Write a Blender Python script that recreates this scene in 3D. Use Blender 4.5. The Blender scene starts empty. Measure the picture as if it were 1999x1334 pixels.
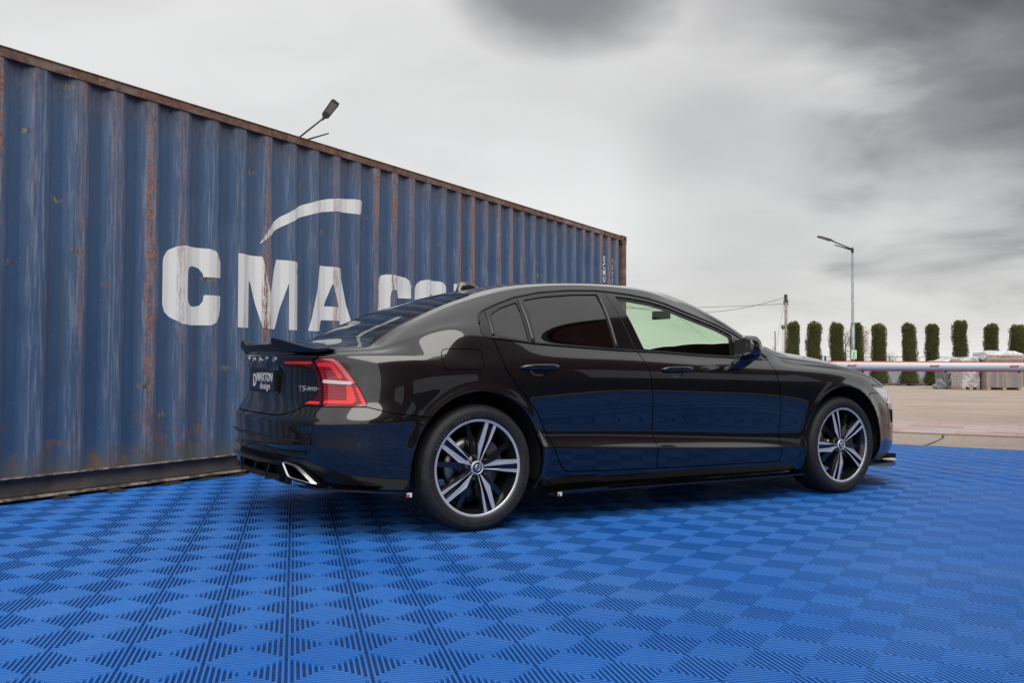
import bpy, bmesh, math, random
import numpy as np
from mathutils import Matrix, Vector
rad = math.radians
sc = bpy.context.scene
# ---------------------------------------------------------------- camera
F_PX, PITCH, ROLL, CAMH = 1765.2, math.atan(46.3/1765.2), 0.00447, 0.8717
cam = bpy.data.cameras.new('camera'); cam.sensor_width = 36; cam.lens = F_PX/1999*36
cam.clip_end = 3000; cam.clip_start = .05
cam_ob = bpy.data.objects.new('camera', cam); sc.collection.objects.link(cam_ob)
_fw = Vector((0, math.cos(PITCH), math.sin(PITCH))); _up = Vector((0, -math.sin(PITCH), math.cos(PITCH))); _rt = Vector((1, 0, 0))
_r2 = _rt*math.cos(ROLL)+_up*math.sin(ROLL); _u2 = _up*math.cos(ROLL)-_rt*math.sin(ROLL)
cam_ob.matrix_world = Matrix(((_r2.x, _u2.x, -_fw.x, 0), (_r2.y, _u2.y, -_fw.y, 0), (_r2.z, _u2.z, -_fw.z, CAMH), (0, 0, 0, 1)))
sc.camera = cam_ob
sc.view_settings.view_transform = 'Standard'; sc.view_settings.look = 'None'
sc.view_settings.gamma = 1; sc.view_settings.use_curve_mapping = False
sc.view_settings.exposure = 0.85
# ---------------------------------------------------------------- sky
world = bpy.data.worlds.new('World'); sc.world = world; world.use_nodes = True
nt = world.node_tree; N = nt.nodes; L = nt.links; N.clear()
SUN_EL, SUN_AZ = 54, 166      # azimuth clockwise from +Y
def wn(t, **k):
    n = N.new(t)
    for a, b in k.items(): setattr(n, a, b)
    return n
out = wn('ShaderNodeOutputWorld'); bg = wn('ShaderNodeBackground'); bg.inputs[1].default_value = .1
sky = wn('ShaderNodeTexSky', sky_type='NISHITA', sun_disc=False); sky.sun_elevation = rad(SUN_EL); sky.sun_rotation = rad(SUN_AZ)
tc = wn('ShaderNodeTexCoord')
sep = wn('ShaderNodeSeparateXYZ'); L.new(tc.outputs['Generated'], sep.inputs[0])
def wm(op, a, b=None, c=None, clamp=False):
    n = wn('ShaderNodeMath', operation=op, use_clamp=clamp)
    for i, v in enumerate((a, b, c)):
        if v is None: continue
        if isinstance(v, (int, float)): n.inputs[i].default_value = v
        else: L.new(v, n.inputs[i])
    return n.outputs[0]
zc = wm('MAXIMUM', sep.outputs[2], 0.0)
den = wm('ADD', zc, .16)
px_ = wm('DIVIDE', sep.outputs[0], den); py_ = wm('DIVIDE', sep.outputs[1], den)
cmb = wn('ShaderNodeCombineXYZ'); L.new(px_, cmb.inputs[0]); L.new(py_, cmb.inputs[1])
def cloudnoise(scale, detail, rough, loc, dist=0.0):
    mp = wn('ShaderNodeMapping'); mp.inputs['Location'].default_value = loc
    mp.inputs['Scale'].default_value = (1, 1, 1)
    L.new(cmb.outputs[0], mp.inputs[0])
    n = wn('ShaderNodeTexNoise'); n.inputs['Scale'].default_value = scale; n.inputs['Detail'].default_value = detail
    n.inputs['Roughness'].default_value = rough; n.inputs['Distortion'].default_value = dist
    L.new(mp.outputs[0], n.inputs['Vector']); return n.outputs[0]
n1 = cloudnoise(.6, 4, .5, (3.1, 1.7, 0), .3)
n2 = cloudnoise(1.45, 7, .50, (7.3, 2.2, 4), .25)
def lobe(az, el, lo, hi, amp):
    """a dark cloud bank around a direction"""
    d = (math.sin(rad(az))*math.cos(rad(el)), math.cos(rad(az))*math.cos(rad(el)), math.sin(rad(el)))
    vm = wn('ShaderNodeVectorMath', operation='DOT_PRODUCT'); L.new(tc.outputs['Generated'], vm.inputs[0]); vm.inputs[1].default_value = d
    mr = wn('ShaderNodeMapRange', interpolation_type='SMOOTHSTEP')
    w = wm('ADD', vm.outputs['Value'], wm('MULTIPLY', wm('SUBTRACT', n2, .5), (math.cos(rad(hi))-math.cos(rad(lo)))*1.7))
    L.new(w, mr.inputs[0]); mr.inputs[1].default_value = math.cos(rad(lo)); mr.inputs[2].default_value = math.cos(rad(hi))
    return wm('MULTIPLY', mr.outputs[0], amp)
val = wm('ADD', .755, wm('MULTIPLY', wm('SUBTRACT', n1, .5), .42))
val = wm('ADD', val, wm('MULTIPLY', wm('SUBTRACT', n2, .5), .32))
CLOUD = [(36, 20, 20, 3, .46), (21, 28, 14, 2, .40), (15, 11.5, 9, 1, .13), (27, 9, 9, 1, .08), (3, 26, 9, 1, .50), (-28, 31, 13, 3, .34), (10, 16, 6, 1, .05), (39, 13, 13, 2, .15)]
for a in CLOUD: val = wm('SUBTRACT', val, lobe(*a))
val = wm('MAXIMUM', val, .10)
ramp = wn('ShaderNodeValToRGB'); L.new(val, ramp.inputs[0])
el = ramp.color_ramp.elements
el[0].position = .10; el[0].color = (.095, .096, .098, 1)
el[1].position = .90; el[1].color = (.86, .857, .845, 1)
e = el.new(.35); e.color = (.27, .268, .270, 1)
e = el.new(.65); e.color = (.625, .615, .602, 1)
vs = wn('ShaderNodeVectorMath', operation='SCALE'); L.new(ramp.outputs[0], vs.inputs[0]); vs.inputs['Scale'].default_value = 6.0
mix = wn('ShaderNodeMix', data_type='RGBA'); mix.inputs[0].default_value = .94
L.new(sky.outputs[0], mix.inputs[6]); L.new(vs.outputs[0], mix.inputs[7])
L.new(mix.outputs[2], bg.inputs[0]); L.new(bg.outputs[0], out.inputs[0])
# ---------------------------------------------------------------- sun (overcast)
sd_ = bpy.data.lights.new('sun', 'SUN'); sd_.energy = 1.5; sd_.angle = rad(66); sd_.color = (1, .97, .92)
so = bpy.data.objects.new('sun', sd_); sc.collection.objects.link(so)
_d = Vector((math.sin(rad(SUN_AZ))*math.cos(rad(SUN_EL)), math.cos(rad(SUN_AZ))*math.cos(rad(SUN_EL)), math.sin(rad(SUN_EL))))
so.rotation_euler = _d.to_track_quat('Z', 'Y').to_euler()
# ---------------------------------------------------------------- helpers
C = sc.collection
def empty(name, loc=(0, 0, 0), rz=0, label=None, cat=None, group=None, parent=None):
    o = bpy.data.objects.new(name, None); C.objects.link(o); o.location = loc; o.rotation_euler = (0, 0, rz)
    o.empty_display_size = .1
    if parent: o.parent = parent
    return tag(o, label, cat, group)
def tag(o, label=None, cat=None, group=None, kind=None):
    if label: o['label'] = label
    if cat: o['category'] = cat
    if group: o['group'] = group
    if kind: o['kind'] = kind
    return o
def link(name, me, mat=None, parent=None, loc=None, rot=None):
    o = bpy.data.objects.new(name, me); C.objects.link(o)
    if mat is not None:
        for m in (mat if isinstance(mat, (list, tuple)) else [mat]):
            if len(me.materials) < 8: me.materials.append(m)
    if parent: o.parent = parent
    if loc is not None: o.location = loc
    if rot is not None: o.rotation_euler = rot
    return o
class MB:
    def __init__(s): s.v = []; s.f = []; s.m = []; s.sm = []
    def add(s, vs, fs, mi=0, smooth=False):
        b = len(s.v); s.v += [tuple(v) for v in vs]; s.f += [tuple(i+b for i in f) for f in fs]; s.m += [mi]*len(fs); s.sm += [smooth]*len(fs); return s
    def box(s, x0, x1, y0, y1, z0, z1, mi=0, M=None):
        vs = [(x, y, z) for z in (z0, z1) for y in (y0, y1) for x in (x0, x1)]
        if M is not None: vs = [tuple(M@Vector(v)) for v in vs]
        return s.add(vs, [(0, 2, 3, 1), (4, 5, 7, 6), (0, 1, 5, 4), (2, 6, 7, 3), (0, 4, 6, 2), (1, 3, 7, 5)], mi)
    def bar(s, a, b, w, h, mi=0, up=(0, 0, 1)):
        a = Vector(a); b = Vector(b); d = (b-a).normalized(); u = Vector(up)
        sx = d.cross(u)
        if sx.length < 1e-4: sx = d.cross(Vector((1, 0, 0)))
        sx.normalize(); u = sx.cross(d)
        vs = []
        for p in (a, b):
            for i, j in ((-1, -1), (1, -1), (1, 1), (-1, 1)): vs.append(p+sx*w/2*i+u*h/2*j)
        return s.add(vs, [(3, 2, 1, 0), (4, 5, 6, 7), (0, 1, 5, 4), (1, 2, 6, 5), (2, 3, 7, 6), (3, 0, 4, 7)], mi)
    def tube(s, pts, r, n=8, mi=0, cap=True, smooth=True):
        pts = [Vector(p) for p in pts]; rs = r if isinstance(r, (list, tuple)) else [r]*len(pts)
        vs = []; ref = None
        for i, p in enumerate(pts):
            d = (pts[min(i+1, len(pts)-1)]-pts[max(i-1, 0)]).normalized()
            if ref is None:
                ref = d.orthogonal().normalized()
            ref = (ref-d*ref.dot(d)).normalized(); b = d.cross(ref)
            for k in range(n):
                a = 2*math.pi*k/n; vs.append(p+(ref*math.cos(a)+b*math.sin(a))*rs[i])
        fs = [(i*n+k, i*n+(k+1) % n, (i+1)*n+(k+1) % n, (i+1)*n+k) for i in range(len(pts)-1) for k in range(n)]
        s.add(vs, fs, mi, smooth)
        if cap:
            b = len(s.v)-len(vs); s.f += [tuple(b+k for k in reversed(range(n))), tuple(b+(len(pts)-1)*n+k for k in range(n))]; s.m += [mi]*2; s.sm += [False]*2
        return s
    def lathe(s, prof, n=48, axis='y', mi=0, smooth=True, closed=False):
        """prof: list of (r, h)"""
        vs = []
        for k in range(n):
            a = 2*math.pi*k/n; c, q = math.cos(a), math.sin(a)
            for r, h in prof:
                vs.append((r*c, h, r*q) if axis == 'y' else (r*c, r*q, h))
        m = len(prof); fs = []
        for k in range(n):
            k2 = (k+1) % n
            for j in range(m-1 if not closed else m):
                j2 = (j+1) % m
                f = (k*m+j, k*m+j2, k2*m+j2, k2*m+j)
                fs.append(f if axis == 'y' else f[::-1])
        return s.add(vs, fs, mi, smooth)
    def prism(s, poly, d0, d1, plane='xz', mi=0, mside=None):
        """poly extruded; plane xz: depth along y"""
        def P(a, b, d): return (a, d, b) if plane == 'xz' else ((a, b, d) if plane == 'xy' else (d, a, b))
        n = len(poly); vs = [P(a, b, d0) for a, b in poly]+[P(a, b, d1) for a, b in poly]
        ms = mi if mside is None else mside
        s.add(vs, [tuple(range(n)), tuple(reversed(range(n, 2*n)))], mi)
        b = len(s.v)-2*n
        for i in range(n):
            j = (i+1) % n; s.f.append((b+i, b+n+i, b+n+j, b+j)); s.m.append(ms); s.sm.append(False)
        return s
    def mesh(s, name, fix=True):
        me = bpy.data.meshes.new(name); me.from_pydata(s.v, [], s.f)
        me.polygons.foreach_set('material_index', s.m); me.polygons.foreach_set('use_smooth', s.sm)
        if fix:
            bm = bmesh.new(); bm.from_mesh(me); bmesh.ops.recalc_face_normals(bm, faces=bm.faces); bm.to_mesh(me); bm.free()
        me.update(); return me
    def obj(s, name, mat, parent=None, loc=None, rot=None, fix=True, auto=None):
        me = s.mesh(name, fix)
        if auto is not None:
            me.polygons.foreach_set('use_smooth', [True]*len(me.polygons)); me.set_sharp_from_angle(angle=rad(auto))
        return link(name, me, mat, parent, loc, rot)
def copy_tree(o, parent=None):
    c = o.copy(); C.objects.link(c); c.parent = parent
    for ch in list(o.children): copy_tree(ch, c)
    return c
# ---------------------------------------------------------------- materials
def M(name, col=(.5, .5, .5), rough=.5, metal=0, **k):
    m = bpy.data.materials.new(name); m.use_nodes = True
    b = m.node_tree.nodes['Principled BSDF']
    b.inputs['Base Color'].default_value = (*col, 1); b.inputs['Roughness'].default_value = rough; b.inputs['Metallic'].default_value = metal
    for a, v in k.items(): b.inputs[a.replace('_', ' ')].default_value = v
    return m
class MN:
    """material node helper"""
    def __init__(s, name, **k):
        s.m = M(name, **k); s.nt = s.m.node_tree; s.b = s.nt.nodes['Principled BSDF']
        s.tc = s.nt.nodes.new('ShaderNodeTexCoord')
    def n(s, t, **k):
        n = s.nt.nodes.new(t)
        for a, b in k.items(): setattr(n, a, b)
        return n
    def l(s, a, b): s.nt.links.new(a, b)
    def mp(s, scale=(1, 1, 1), loc=(0, 0, 0), rot=(0, 0, 0), src='Object'):
        m = s.n('ShaderNodeMapping'); m.inputs['Scale'].default_value = scale; m.inputs['Location'].default_value = loc; m.inputs['Rotation'].default_value = rot
        s.l(s.tc.outputs[src], m.inputs[0]); return m.outputs[0]
    def noise(s, scale=5, detail=4, rough=.55, vec=None, dist=0):
        n = s.n('ShaderNodeTexNoise'); n.inputs['Scale'].default_value = scale; n.inputs['Detail'].default_value = detail; n.inputs['Roughness'].default_value = rough; n.inputs['Distortion'].default_value = dist
        s.l(vec if vec is not None else s.tc.outputs['Object'], n.inputs['Vector']); return n.outputs[0]
    def vor(s, scale=5, vec=None, feature='F1'):
        n = s.n('ShaderNodeTexVoronoi', feature=feature); n.inputs['Scale'].default_value = scale
        s.l(vec if vec is not None else s.tc.outputs['Object'], n.inputs['Vector']); return n.outputs['Distance']
    def rng(s, v, a, b, c=0, d=1):
        n = s.n('ShaderNodeMapRange'); s.l(v, n.inputs[0])
        for i, x in enumerate((a, b, c, d)): n.inputs[i+1].default_value = x
        return n.outputs[0]
    def ma(s, op, a, b=0):
        n = s.n('ShaderNodeMath', operation=op)
        for i, v in enumerate((a, b)):
            if isinstance(v, (int, float)): n.inputs[i].default_value = v
            else: s.l(v, n.inputs[i])
        return n.outputs[0]
    def mix(s, f, a, b):
        n = s.n('ShaderNodeMix', data_type='RGBA')
        if isinstance(f, (int, float)): n.inputs[0].default_value = f
        else: s.l(f, n.inputs[0])
        for i, v in ((6, a), (7, b)):
            if isinstance(v, tuple): n.inputs[i].default_value = (*v, 1)
            else: s.l(v, n.inputs[i])
        return n.outputs[2]
    def col(s, v): s.l(v, s.b.inputs['Base Color'])
    def rough(s, v): s.l(v, s.b.inputs['Roughness'])
    def bump(s, h, strength=.3, dist=.01):
        n = s.n('ShaderNodeBump'); n.inputs['Strength'].default_value = strength; n.inputs['Distance'].default_value = dist
        s.l(h, n.inputs['Height']); s.l(n.outputs[0], s.b.inputs['Normal'])
# ================================================================ GROUND
g = MN('concrete ground', rough=.85)
ga = g.noise(.35, 5, .6); gb = g.noise(18, 6, .7); gc = g.noise(2.0, 4, .6)
gbase = g.mix(g.rng(ga, .35, .65), (.33, .255, .21), (.43, .35, .30))
gbase = g.mix(g.rng(gb, .42, .62, 0, .6), gbase, (.22, .18, .155))
gbase = g.mix(g.rng(g.vor(9), .30, .12, 0, .35), gbase, (.50, .43, .38))
gbase = g.mix(g.rng(gc, .62, .75, 0, .5), gbase, (.17, .145, .125))
gd = g.noise(.9, 3, .5, g.mp((.25, 1.6, 1)))
gbase = g.mix(g.rng(gd, .52, .68, 0, .5), gbase, (.44, .37, .33))
g.col(gbase); g.bump(gb, .35, .01)
mb = MB(); nn = 24
S_ = 900
mb.add([(-S_, -S_, -.016), (S_, -S_, -.016), (S_, S_, -.016), (-S_, S_, -.016)], [(0, 1, 2, 3)])
tag(mb.obj('ground', g.m, fix=False), kind='structure')
# crack in the concrete, a narrow dark sealed joint
cr_m = M('joint filler', (.05, .042, .038), .9)
mb = MB(); pts = [(4.30, 9.75), (4.71, 10.28), (5.05, 10.78), (5.38, 11.3), (5.52, 11.62), (5.78, 12.06)]
for i in range(len(pts)-1):
    a, b = Vector((*pts[i], 0)), Vector((*pts[i+1], 0)); d = (b-a).normalized(); s = Vector((-d.y, d.x, 0))*(.009+.004*(i % 2))
    mb.add([tuple(v+Vector((0, 0, -.012))) for v in (a-s, b-s, b+s, a+s)], [(0, 1, 2, 3)])
tag(mb.obj('ground_crack', cr_m), kind='structure')
# paved strip, rows of pale pink pavers
pv = MN('pink paver', rough=.8)
oi = pv.n('ShaderNodeObjectInfo')
pc = pv.mix(oi.outputs['Random'], (.40, .27, .25), (.50, .41, .39)); pc = pv.mix(pv.rng(pv.noise(30, 5), .4, .75, 0, .4), pc, (.33, .26, .24)); pv.col(pc)
pv.bump(pv.noise(60, 3), .3, .004)
ea = Vector((.862, -.507, 0)).normalized(); en = Vector((.507, .862, 0)).normalized()
p0 = Vector((5.14, 12.21, 0))
mb = MB(); v = [p0+ea*a+en*b for a, b in ((-7, -.03), (22, -.03), (22, 2.83), (-7, 2.83))]
mb.add([(q.x, q.y, -.012) for q in v], [(0, 1, 2, 3)])
strip = tag(mb.obj('paver_strip', M('paver bed', (.26, .20, .18), .9), fix=False), kind='structure')
rnd = random.Random(4)
me = MB().box(-.347, .347, -.277, .277, -.05, .012).mesh('paver'); me.materials.append(pv.m)
ang = math.atan2(ea.y, ea.x)
for j in range(5):
    for i in range(34):
        q = p0+ea*(-6.6+i*.70+(.35 if j % 2 else 0))+en*(.27+j*.56)
        link('paver', me, None, strip, (q.x, q.y, -.012+rnd.uniform(-.002, .003)), (rnd.uniform(-.004, .004), rnd.uniform(-.004, .004), ang+rnd.uniform(-.01, .01)))
# ================================================================ BLUE TILE FLOOR
AL, LC, OA, OB = -0.23571763, .23445742, 2.78976779, -0.01466401
TST = LC*math.sqrt(2); _A = Vector((math.sin(AL), math.cos(AL), 0)); _B = Vector((math.cos(AL), -math.sin(AL), 0)); _E2 = (_B-_A).normalized(); ROTT = math.atan2(_E2.y, _E2.x)
_o = _A*(OA+LC)+_B*OB; _ol = Matrix.Rotation(-ROTT, 3, 'Z')@_o; TOFF = (.5-_ol.x/TST, .5-_ol.y/TST, 0)
tile = MN('blue plastic tile', rough=.42)
oi = tile.n('ShaderNodeObjectInfo')
geo = tile.n('ShaderNodeNewGeometry')
t1 = tile.mix(tile.rng(tile.noise(1.1, 4, .6, geo.outputs['Position']), .3, .7), (.011, .128, .47), (.020, .168, .58))
dust = tile.rng(tile.noise(42, 5, .7, geo.outputs['Position']), .60, .82, 0, .30)
tv = tile.n('ShaderNodeTexWhiteNoise', noise_dimensions='2D'); tq = tile.n('ShaderNodeMapping'); tq.vector_type = 'POINT'
tq.inputs['Rotation'].default_value = (0, 0, -ROTT); tq.inputs['Scale'].default_value = (1/TST, 1/TST, 1); tile.l(geo.outputs['Position'], tq.inputs[0])
tf = tile.n('ShaderNodeVectorMath', operation='FLOOR'); ta = tile.n('ShaderNodeVectorMath', operation='ADD'); tile.l(tq.outputs[0], ta.inputs[0]); ta.inputs[1].default_value = TOFF; tile.l(ta.outputs[0], tf.inputs[0]); tile.l(tf.outputs[0], tv.inputs['Vector'])
t1 = tile.mix(tile.rng(tv.outputs['Value'], 0, 1, 0, .30), t1, (.010, .105, .42))
t1 = tile.mix(dust, t1, (.30, .40, .62))
t1 = tile.mix(tile.rng(tile.noise(.8, 5, .65, geo.outputs['Position']), .42, .72, 0, .24), t1, (.15, .30, .56))
tile.col(t1); tile.rough(tile.rng(tile.noise(6, 4, .6, geo.outputs['Position']), .3, .7, .34, .50))
TS = LC*math.sqrt(2); PT = LC/14
def tile_mb(detail=True):
    mb = MB(); D = TS/2; r2 = 1/math.sqrt(2)
    for qx in (0, 1):
        for qy in (0, 1):
            cx = (qx-.5)*D; cy = (qy-.5)*D
            # rib direction alternates between the two diagonals
            d = Vector((r2, r2, 0)) if (qx+qy) % 2 == 0 else Vector((r2, -r2, 0)); s = Vector((-d.y, d.x, 0)); c = Vector((cx, cy, 0))
            for k in range(-7, 7):
                o = (k+.5)*PT; hl = LC/2-abs(o); wt, wb, h = .0036, .0048, .0120
                def P(l, w, z): return c+d*l+s*(o+w)+Vector((0, 0, z))
                sg = 1 if o > 0 else -1
                def hw(w): return max(LC/2-abs(o+w), .0005)-.0002
                vs = []
                for e in (-1, 1):
                    vs += [P(e*hw(-wb), -wb, -h), P(e*hw(-wt), -wt, -.0009), P(e*hw(-wt*.5), -wt*.45, 0), P(e*hw(wt*.5), wt*.45, 0), P(e*hw(wt), wt, -.0009), P(e*hw(wb), wb, -h)]
                mb.add(vs, [(i, i+1, i+7, i+6) for i in range(5)]+[(0, 1, 2, 3, 4, 5), (11, 10, 9, 8, 7, 6)], 0, False)
            if detail:
                for k in range(-6, 7):          # thin under bars crossing the slots
                    l = k*PT; hl = LC/2-abs(l)
                    a = c+d*l-s*hl*.98; b = c+d*l+s*hl*.98
                    mb.add([tuple(v_+Vector((0, 0, -.0065))) for v_ in (a-d*.0011, a+d*.0011, b+d*.0011, b-d*.0011)], [(0, 1, 2, 3)])
    return mb
tmb = tile_mb(True)
tme = tmb.mesh('floor_tile'); tme.materials.append(tile.m)
far = tile_mb(False)
A2 = Vector((math.sin(AL), math.cos(AL), 0)); B2 = Vector((math.cos(AL), -math.sin(AL), 0))
mat_b = MB(); E1 = (A2+B2).normalized(); E2 = (B2-A2).normalized()
org = A2*OA+B2*OB
ths = math.atan2(E2.y, E2.x)
tiles = []
e1max = 11.12
for i in range(-16, 40):
    for j in range(-34, 30):
        c = org+A2*LC*(i+j*-1)*1.0+B2*LC*(i+j)
        c = c+A2*LC*1.0
        u = c.dot(E1); w = c.dot(E2)
        if u > e1max-TS*.4 or u < -1.4 or w < -6.4 or w > 4.3: continue
        # keep tiles that the camera or the paint can see
        if u < 1.2 and (w < -1.5): continue
        if w > 2.2 and u > 9: continue
        tiles.append((c.length, c))
tiles.sort(key=lambda t: t[0])
def infront(c): return c.y > 1.9 and abs(c.x) < c.y*.62+.4
vis = [t for t in tiles if infront(t[1])]; hid = [t for t in tiles if not infront(t[1])]
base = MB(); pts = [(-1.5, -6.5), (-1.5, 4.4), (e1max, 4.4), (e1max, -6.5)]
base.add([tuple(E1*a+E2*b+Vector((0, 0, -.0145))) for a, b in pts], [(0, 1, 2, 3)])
mat_floor = tag(base.obj('sports_floor', M('under floor slot shade', (.010, .040, .15), .8), fix=False), kind='structure')  # shade of the rib slots put into the sheet's dark blue colour
rnd = random.Random(2)
for d_, c in vis[:300]:
    link('floor_tile', tme, None, mat_floor, (c.x, c.y, rnd.uniform(-.0004, .0004)), (rnd.uniform(-.0015, .0015), rnd.uniform(-.0015, .0015), ths))
def joined_tiles(lst, name, src):
    src_v = np.array(src.v); nv = len(src_v); cs, sn = math.cos(ths), math.sin(ths)
    R = np.array([[cs, sn, 0], [-sn, cs, 0], [0, 0, 1]]); rv = src_v@R
    faces = [f for f in src.f]; lens = np.array([len(f) for f in faces]); flat = np.concatenate([np.array(f) for f in faces])
    n = len(lst); V = np.concatenate([rv+np.array([c.x, c.y, 0]) for _, c in lst])
    me = bpy.data.meshes.new(name); me.vertices.add(len(V)); me.vertices.foreach_set('co', V.ravel())
    idx = np.concatenate([flat+k*nv for k in range(n)]); me.loops.add(len(idx)); me.loops.foreach_set('vertex_index', idx)
    L_ = np.tile(lens, n); st_ = np.concatenate([[0], np.cumsum(L_)[:-1]])
    me.polygons.add(len(L_)); me.polygons.foreach_set('loop_start', st_)
    me.update(calc_edges=True); me.validate(); return me
rest = vis[300:]+hid
me = joined_tiles(rest, 'floor_tiles_beyond', far)
tag(link('floor_tile_field', me, tile.m, mat_floor), kind='stuff')
# ================================================================ CONTAINER
PHI = math.radians(30.772); SDIR = Vector((math.sin(PHI), math.cos(PHI), 0))
cont = empty('shipping_container', (-3.0166, 5.6656, 0), math.atan2(SDIR.y, SDIR.x),
             'long weathered blue shipping container with white lettering and rusty edges behind the car', 'shipping container')
XL, XE = -2.95, 9.25; ZT, ZB = 2.815, .165
def rustify(mn, basecol, amount=1.0, letters=False):
    """colour graph shared by panel and lettering: vertical rust runs, chips and dirt"""
    o = mn.mp((1, 1, 1))
    sepn = mn.n('ShaderNodeSeparateXYZ'); mn.l(mn.tc.outputs['Object'], sepn.inputs[0]); X, Y, Z = sepn.outputs
    ridge = mn.rng(Y, .006, .0005)                      # outward ridges take the wear
    streakv = mn.mp((9, 1, .30)); st1 = mn.noise(1.6, 5, .6, streakv)
    st2 = mn.noise(4.5, 6, .7, mn.mp((10, 1, .55), (3, 0, 1)))
    fine = mn.noise(26, 6, .75, mn.mp((1.6, 1, .45)))
    perridge = mn.noise(1.9, 1, .4, mn.mp((1, 0, .03), (1.1, 0, 0)))
    c = mn.mix(mn.rng(st1, .3, .7), basecol, tuple(min(1, x*1.3+.008) for x in basecol)) if not letters else mn.mix(mn.rng(st1, .3, .7), basecol, tuple(x*.93 for x in basecol))
    if not letters:
        c = mn.mix(mn.rng(mn.noise(.8, 3, .5, mn.mp((1, 1, .25))), .35, .7, 0, .55), c, (.085, .135, .235))
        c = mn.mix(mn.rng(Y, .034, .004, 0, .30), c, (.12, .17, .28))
        # chalky wear lines along the ridge edges
        w = mn.ma('MULTIPLY', mn.rng(st2, .48, .66), mn.rng(Y, .030, .002)); c = mn.mix(mn.ma('MULTIPLY', w, .75), c, (.26, .31, .40))
        # darker streaks in the recesses, mottled darker band towards the top
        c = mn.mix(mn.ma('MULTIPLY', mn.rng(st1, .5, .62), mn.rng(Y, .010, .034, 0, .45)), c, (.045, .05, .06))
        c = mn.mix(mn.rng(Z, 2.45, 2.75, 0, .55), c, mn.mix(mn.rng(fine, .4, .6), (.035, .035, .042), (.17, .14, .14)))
    # grey primer patches then rust on the ridges of some corrugations
    rm = mn.ma('MULTIPLY', mn.rng(perridge, .46, .56), ridge)
    far_r = mn.ma('MULTIPLY', mn.rng(X, 4.2, 8, 0, .42), ridge)
    prim = mn.ma('MULTIPLY', mn.ma('MAXIMUM', rm, far_r), mn.rng(mn.ma('ADD', fine, mn.ma('MULTIPLY', st2, .8)), .80, 1.02))
    c = mn.mix(mn.ma('MULTIPLY', prim, .85 if not letters else .5), c, (.30, .245, .235))
    ru = mn.ma('MULTIPLY', rm, mn.rng(mn.ma('ADD', mn.noise(13, 7, .8, mn.mp((2.4, 1, .30), (5, 0, 2))), mn.ma('MULTIPLY', fine, .35)), .655, .72))
    rc = mn.mix(mn.rng(mn.noise(40, 4), .4, .65), (.20, .075, .045), (.42, .22, .16))
    c = mn.mix(ru, c, rc)
    # scattered knocks
    sp = mn.vor(2.6, mn.mp((1, 0, 1), (.3, 0, .1))); spn = mn.ma('ADD', sp, mn.ma('MULTIPLY', mn.noise(22, 3), .16))
    c = mn.mix(mn.rng(spn, .155, .125, 0, .85 if not letters else .35), c, (.13, .105, .075))
    hd_ = mn.vor(1.0, mn.mp((2.1, 0, 5.2), (.37, 0, .2))); hn = mn.ma('ADD', hd_, mn.ma('MULTIPLY', mn.noise(30, 4, .7), .22))
    c = mn.mix(mn.rng(hn, .27, .20, 0, .8 if not letters else .0), c, mn.mix(mn.rng(fine, .45, .55), (.06, .055, .05), (.24, .22, .19)))
    if not letters:
        fs = mn.mp((1, 1, .8)); c = mn.mix(mn.rng(mn.vor(22, fs), .075, .045, 0, .5), c, (.38, .36, .36))
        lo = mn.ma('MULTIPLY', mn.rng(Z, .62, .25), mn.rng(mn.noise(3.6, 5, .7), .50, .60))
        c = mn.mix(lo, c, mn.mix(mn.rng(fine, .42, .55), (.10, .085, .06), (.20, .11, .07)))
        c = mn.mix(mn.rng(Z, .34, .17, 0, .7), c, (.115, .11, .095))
    mn.col(c); mn.rough(mn.rng(fine, .3, .7, .42, .62))
    return c
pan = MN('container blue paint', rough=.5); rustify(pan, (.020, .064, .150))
pan.bump(pan.ma('ADD', pan.noise(2.2, 3, .5), pan.ma('MULTIPLY', pan.noise(40, 5, .7), .10)), .28, .05)
let = MN('container white letter paint', rough=.55); rustify(let, (.86, .86, .85), letters=True)
rs = MN('rusty steel', rough=.75)
rn = rs.noise(9, 7, .7); rc1 = rs.mix(rs.rng(rn, .35, .62), (.075, .04, .032), (.22, .115, .075)); rc1 = rs.mix(rs.rng(rs.noise(3, 5, .65, rs.mp((1, 1, 2))), .50, .66), rc1, (.24, .19, .17))
rc1 = rs.mix(rs.rng(rs.noise(30, 5, .7), .58, .7), rc1, (.42, .25, .18)); rs.col(rc1); rs.bump(rn, .5, .006)
gs = MN('grimy grey steel', rough=.6)
gr = gs.mix(gs.rng(gs.noise(4, 6, .65), .35, .7), (.060, .052, .050), (.15, .13, .12)); gr = gs.mix(gs.rng(gs.noise(25, 4, .6), .6, .72, 0, .6), gr, (.20, .16, .14)); gs.col(gr); gs.bump(gs.noise(14, 5), .3, .004)
# corrugated side: profile along x, y in = +
def corr(x):
    t = (x+500*.278) % .278
    if t < .072: return 0.
    if t < .140: return .036*(t-.072)/.068
    if t < .210: return .036
    return .036*(1-(t-.210)/.068)
def corr_surf(xs, zs, off=0):
    P = np.zeros((len(xs), len(zs), 3))
    for i, x in enumerate(xs): P[i, :, 0] = x; P[i, :, 1] = corr(x)-off; P[i, :, 2] = zs
    return P
xs = [XL+.12]
k = math.floor(xs[0]/.278)
while True:
    done = False
    for q in (0, .004, .072-.004, .072, .072+.005, .140-.005, .140, .140+.005, .210-.005, .210, .215, .273):
        x = k*.278+q
        if x > xs[-1]+1e-4 and x < XE-.16: xs.append(x)
        if x > XE-.16: done = True
    k += 1
    if done: break
xs.append(XE-.16)
def bev(P, xs):
    """soften the folded edges"""
    for i, x in enumerate(xs):
        w = np.mean([corr(x+d) for d in (-.005, -.0025, 0, .0025, .005)]); P[i, :, 1] += w-corr(x)
    return P
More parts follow.
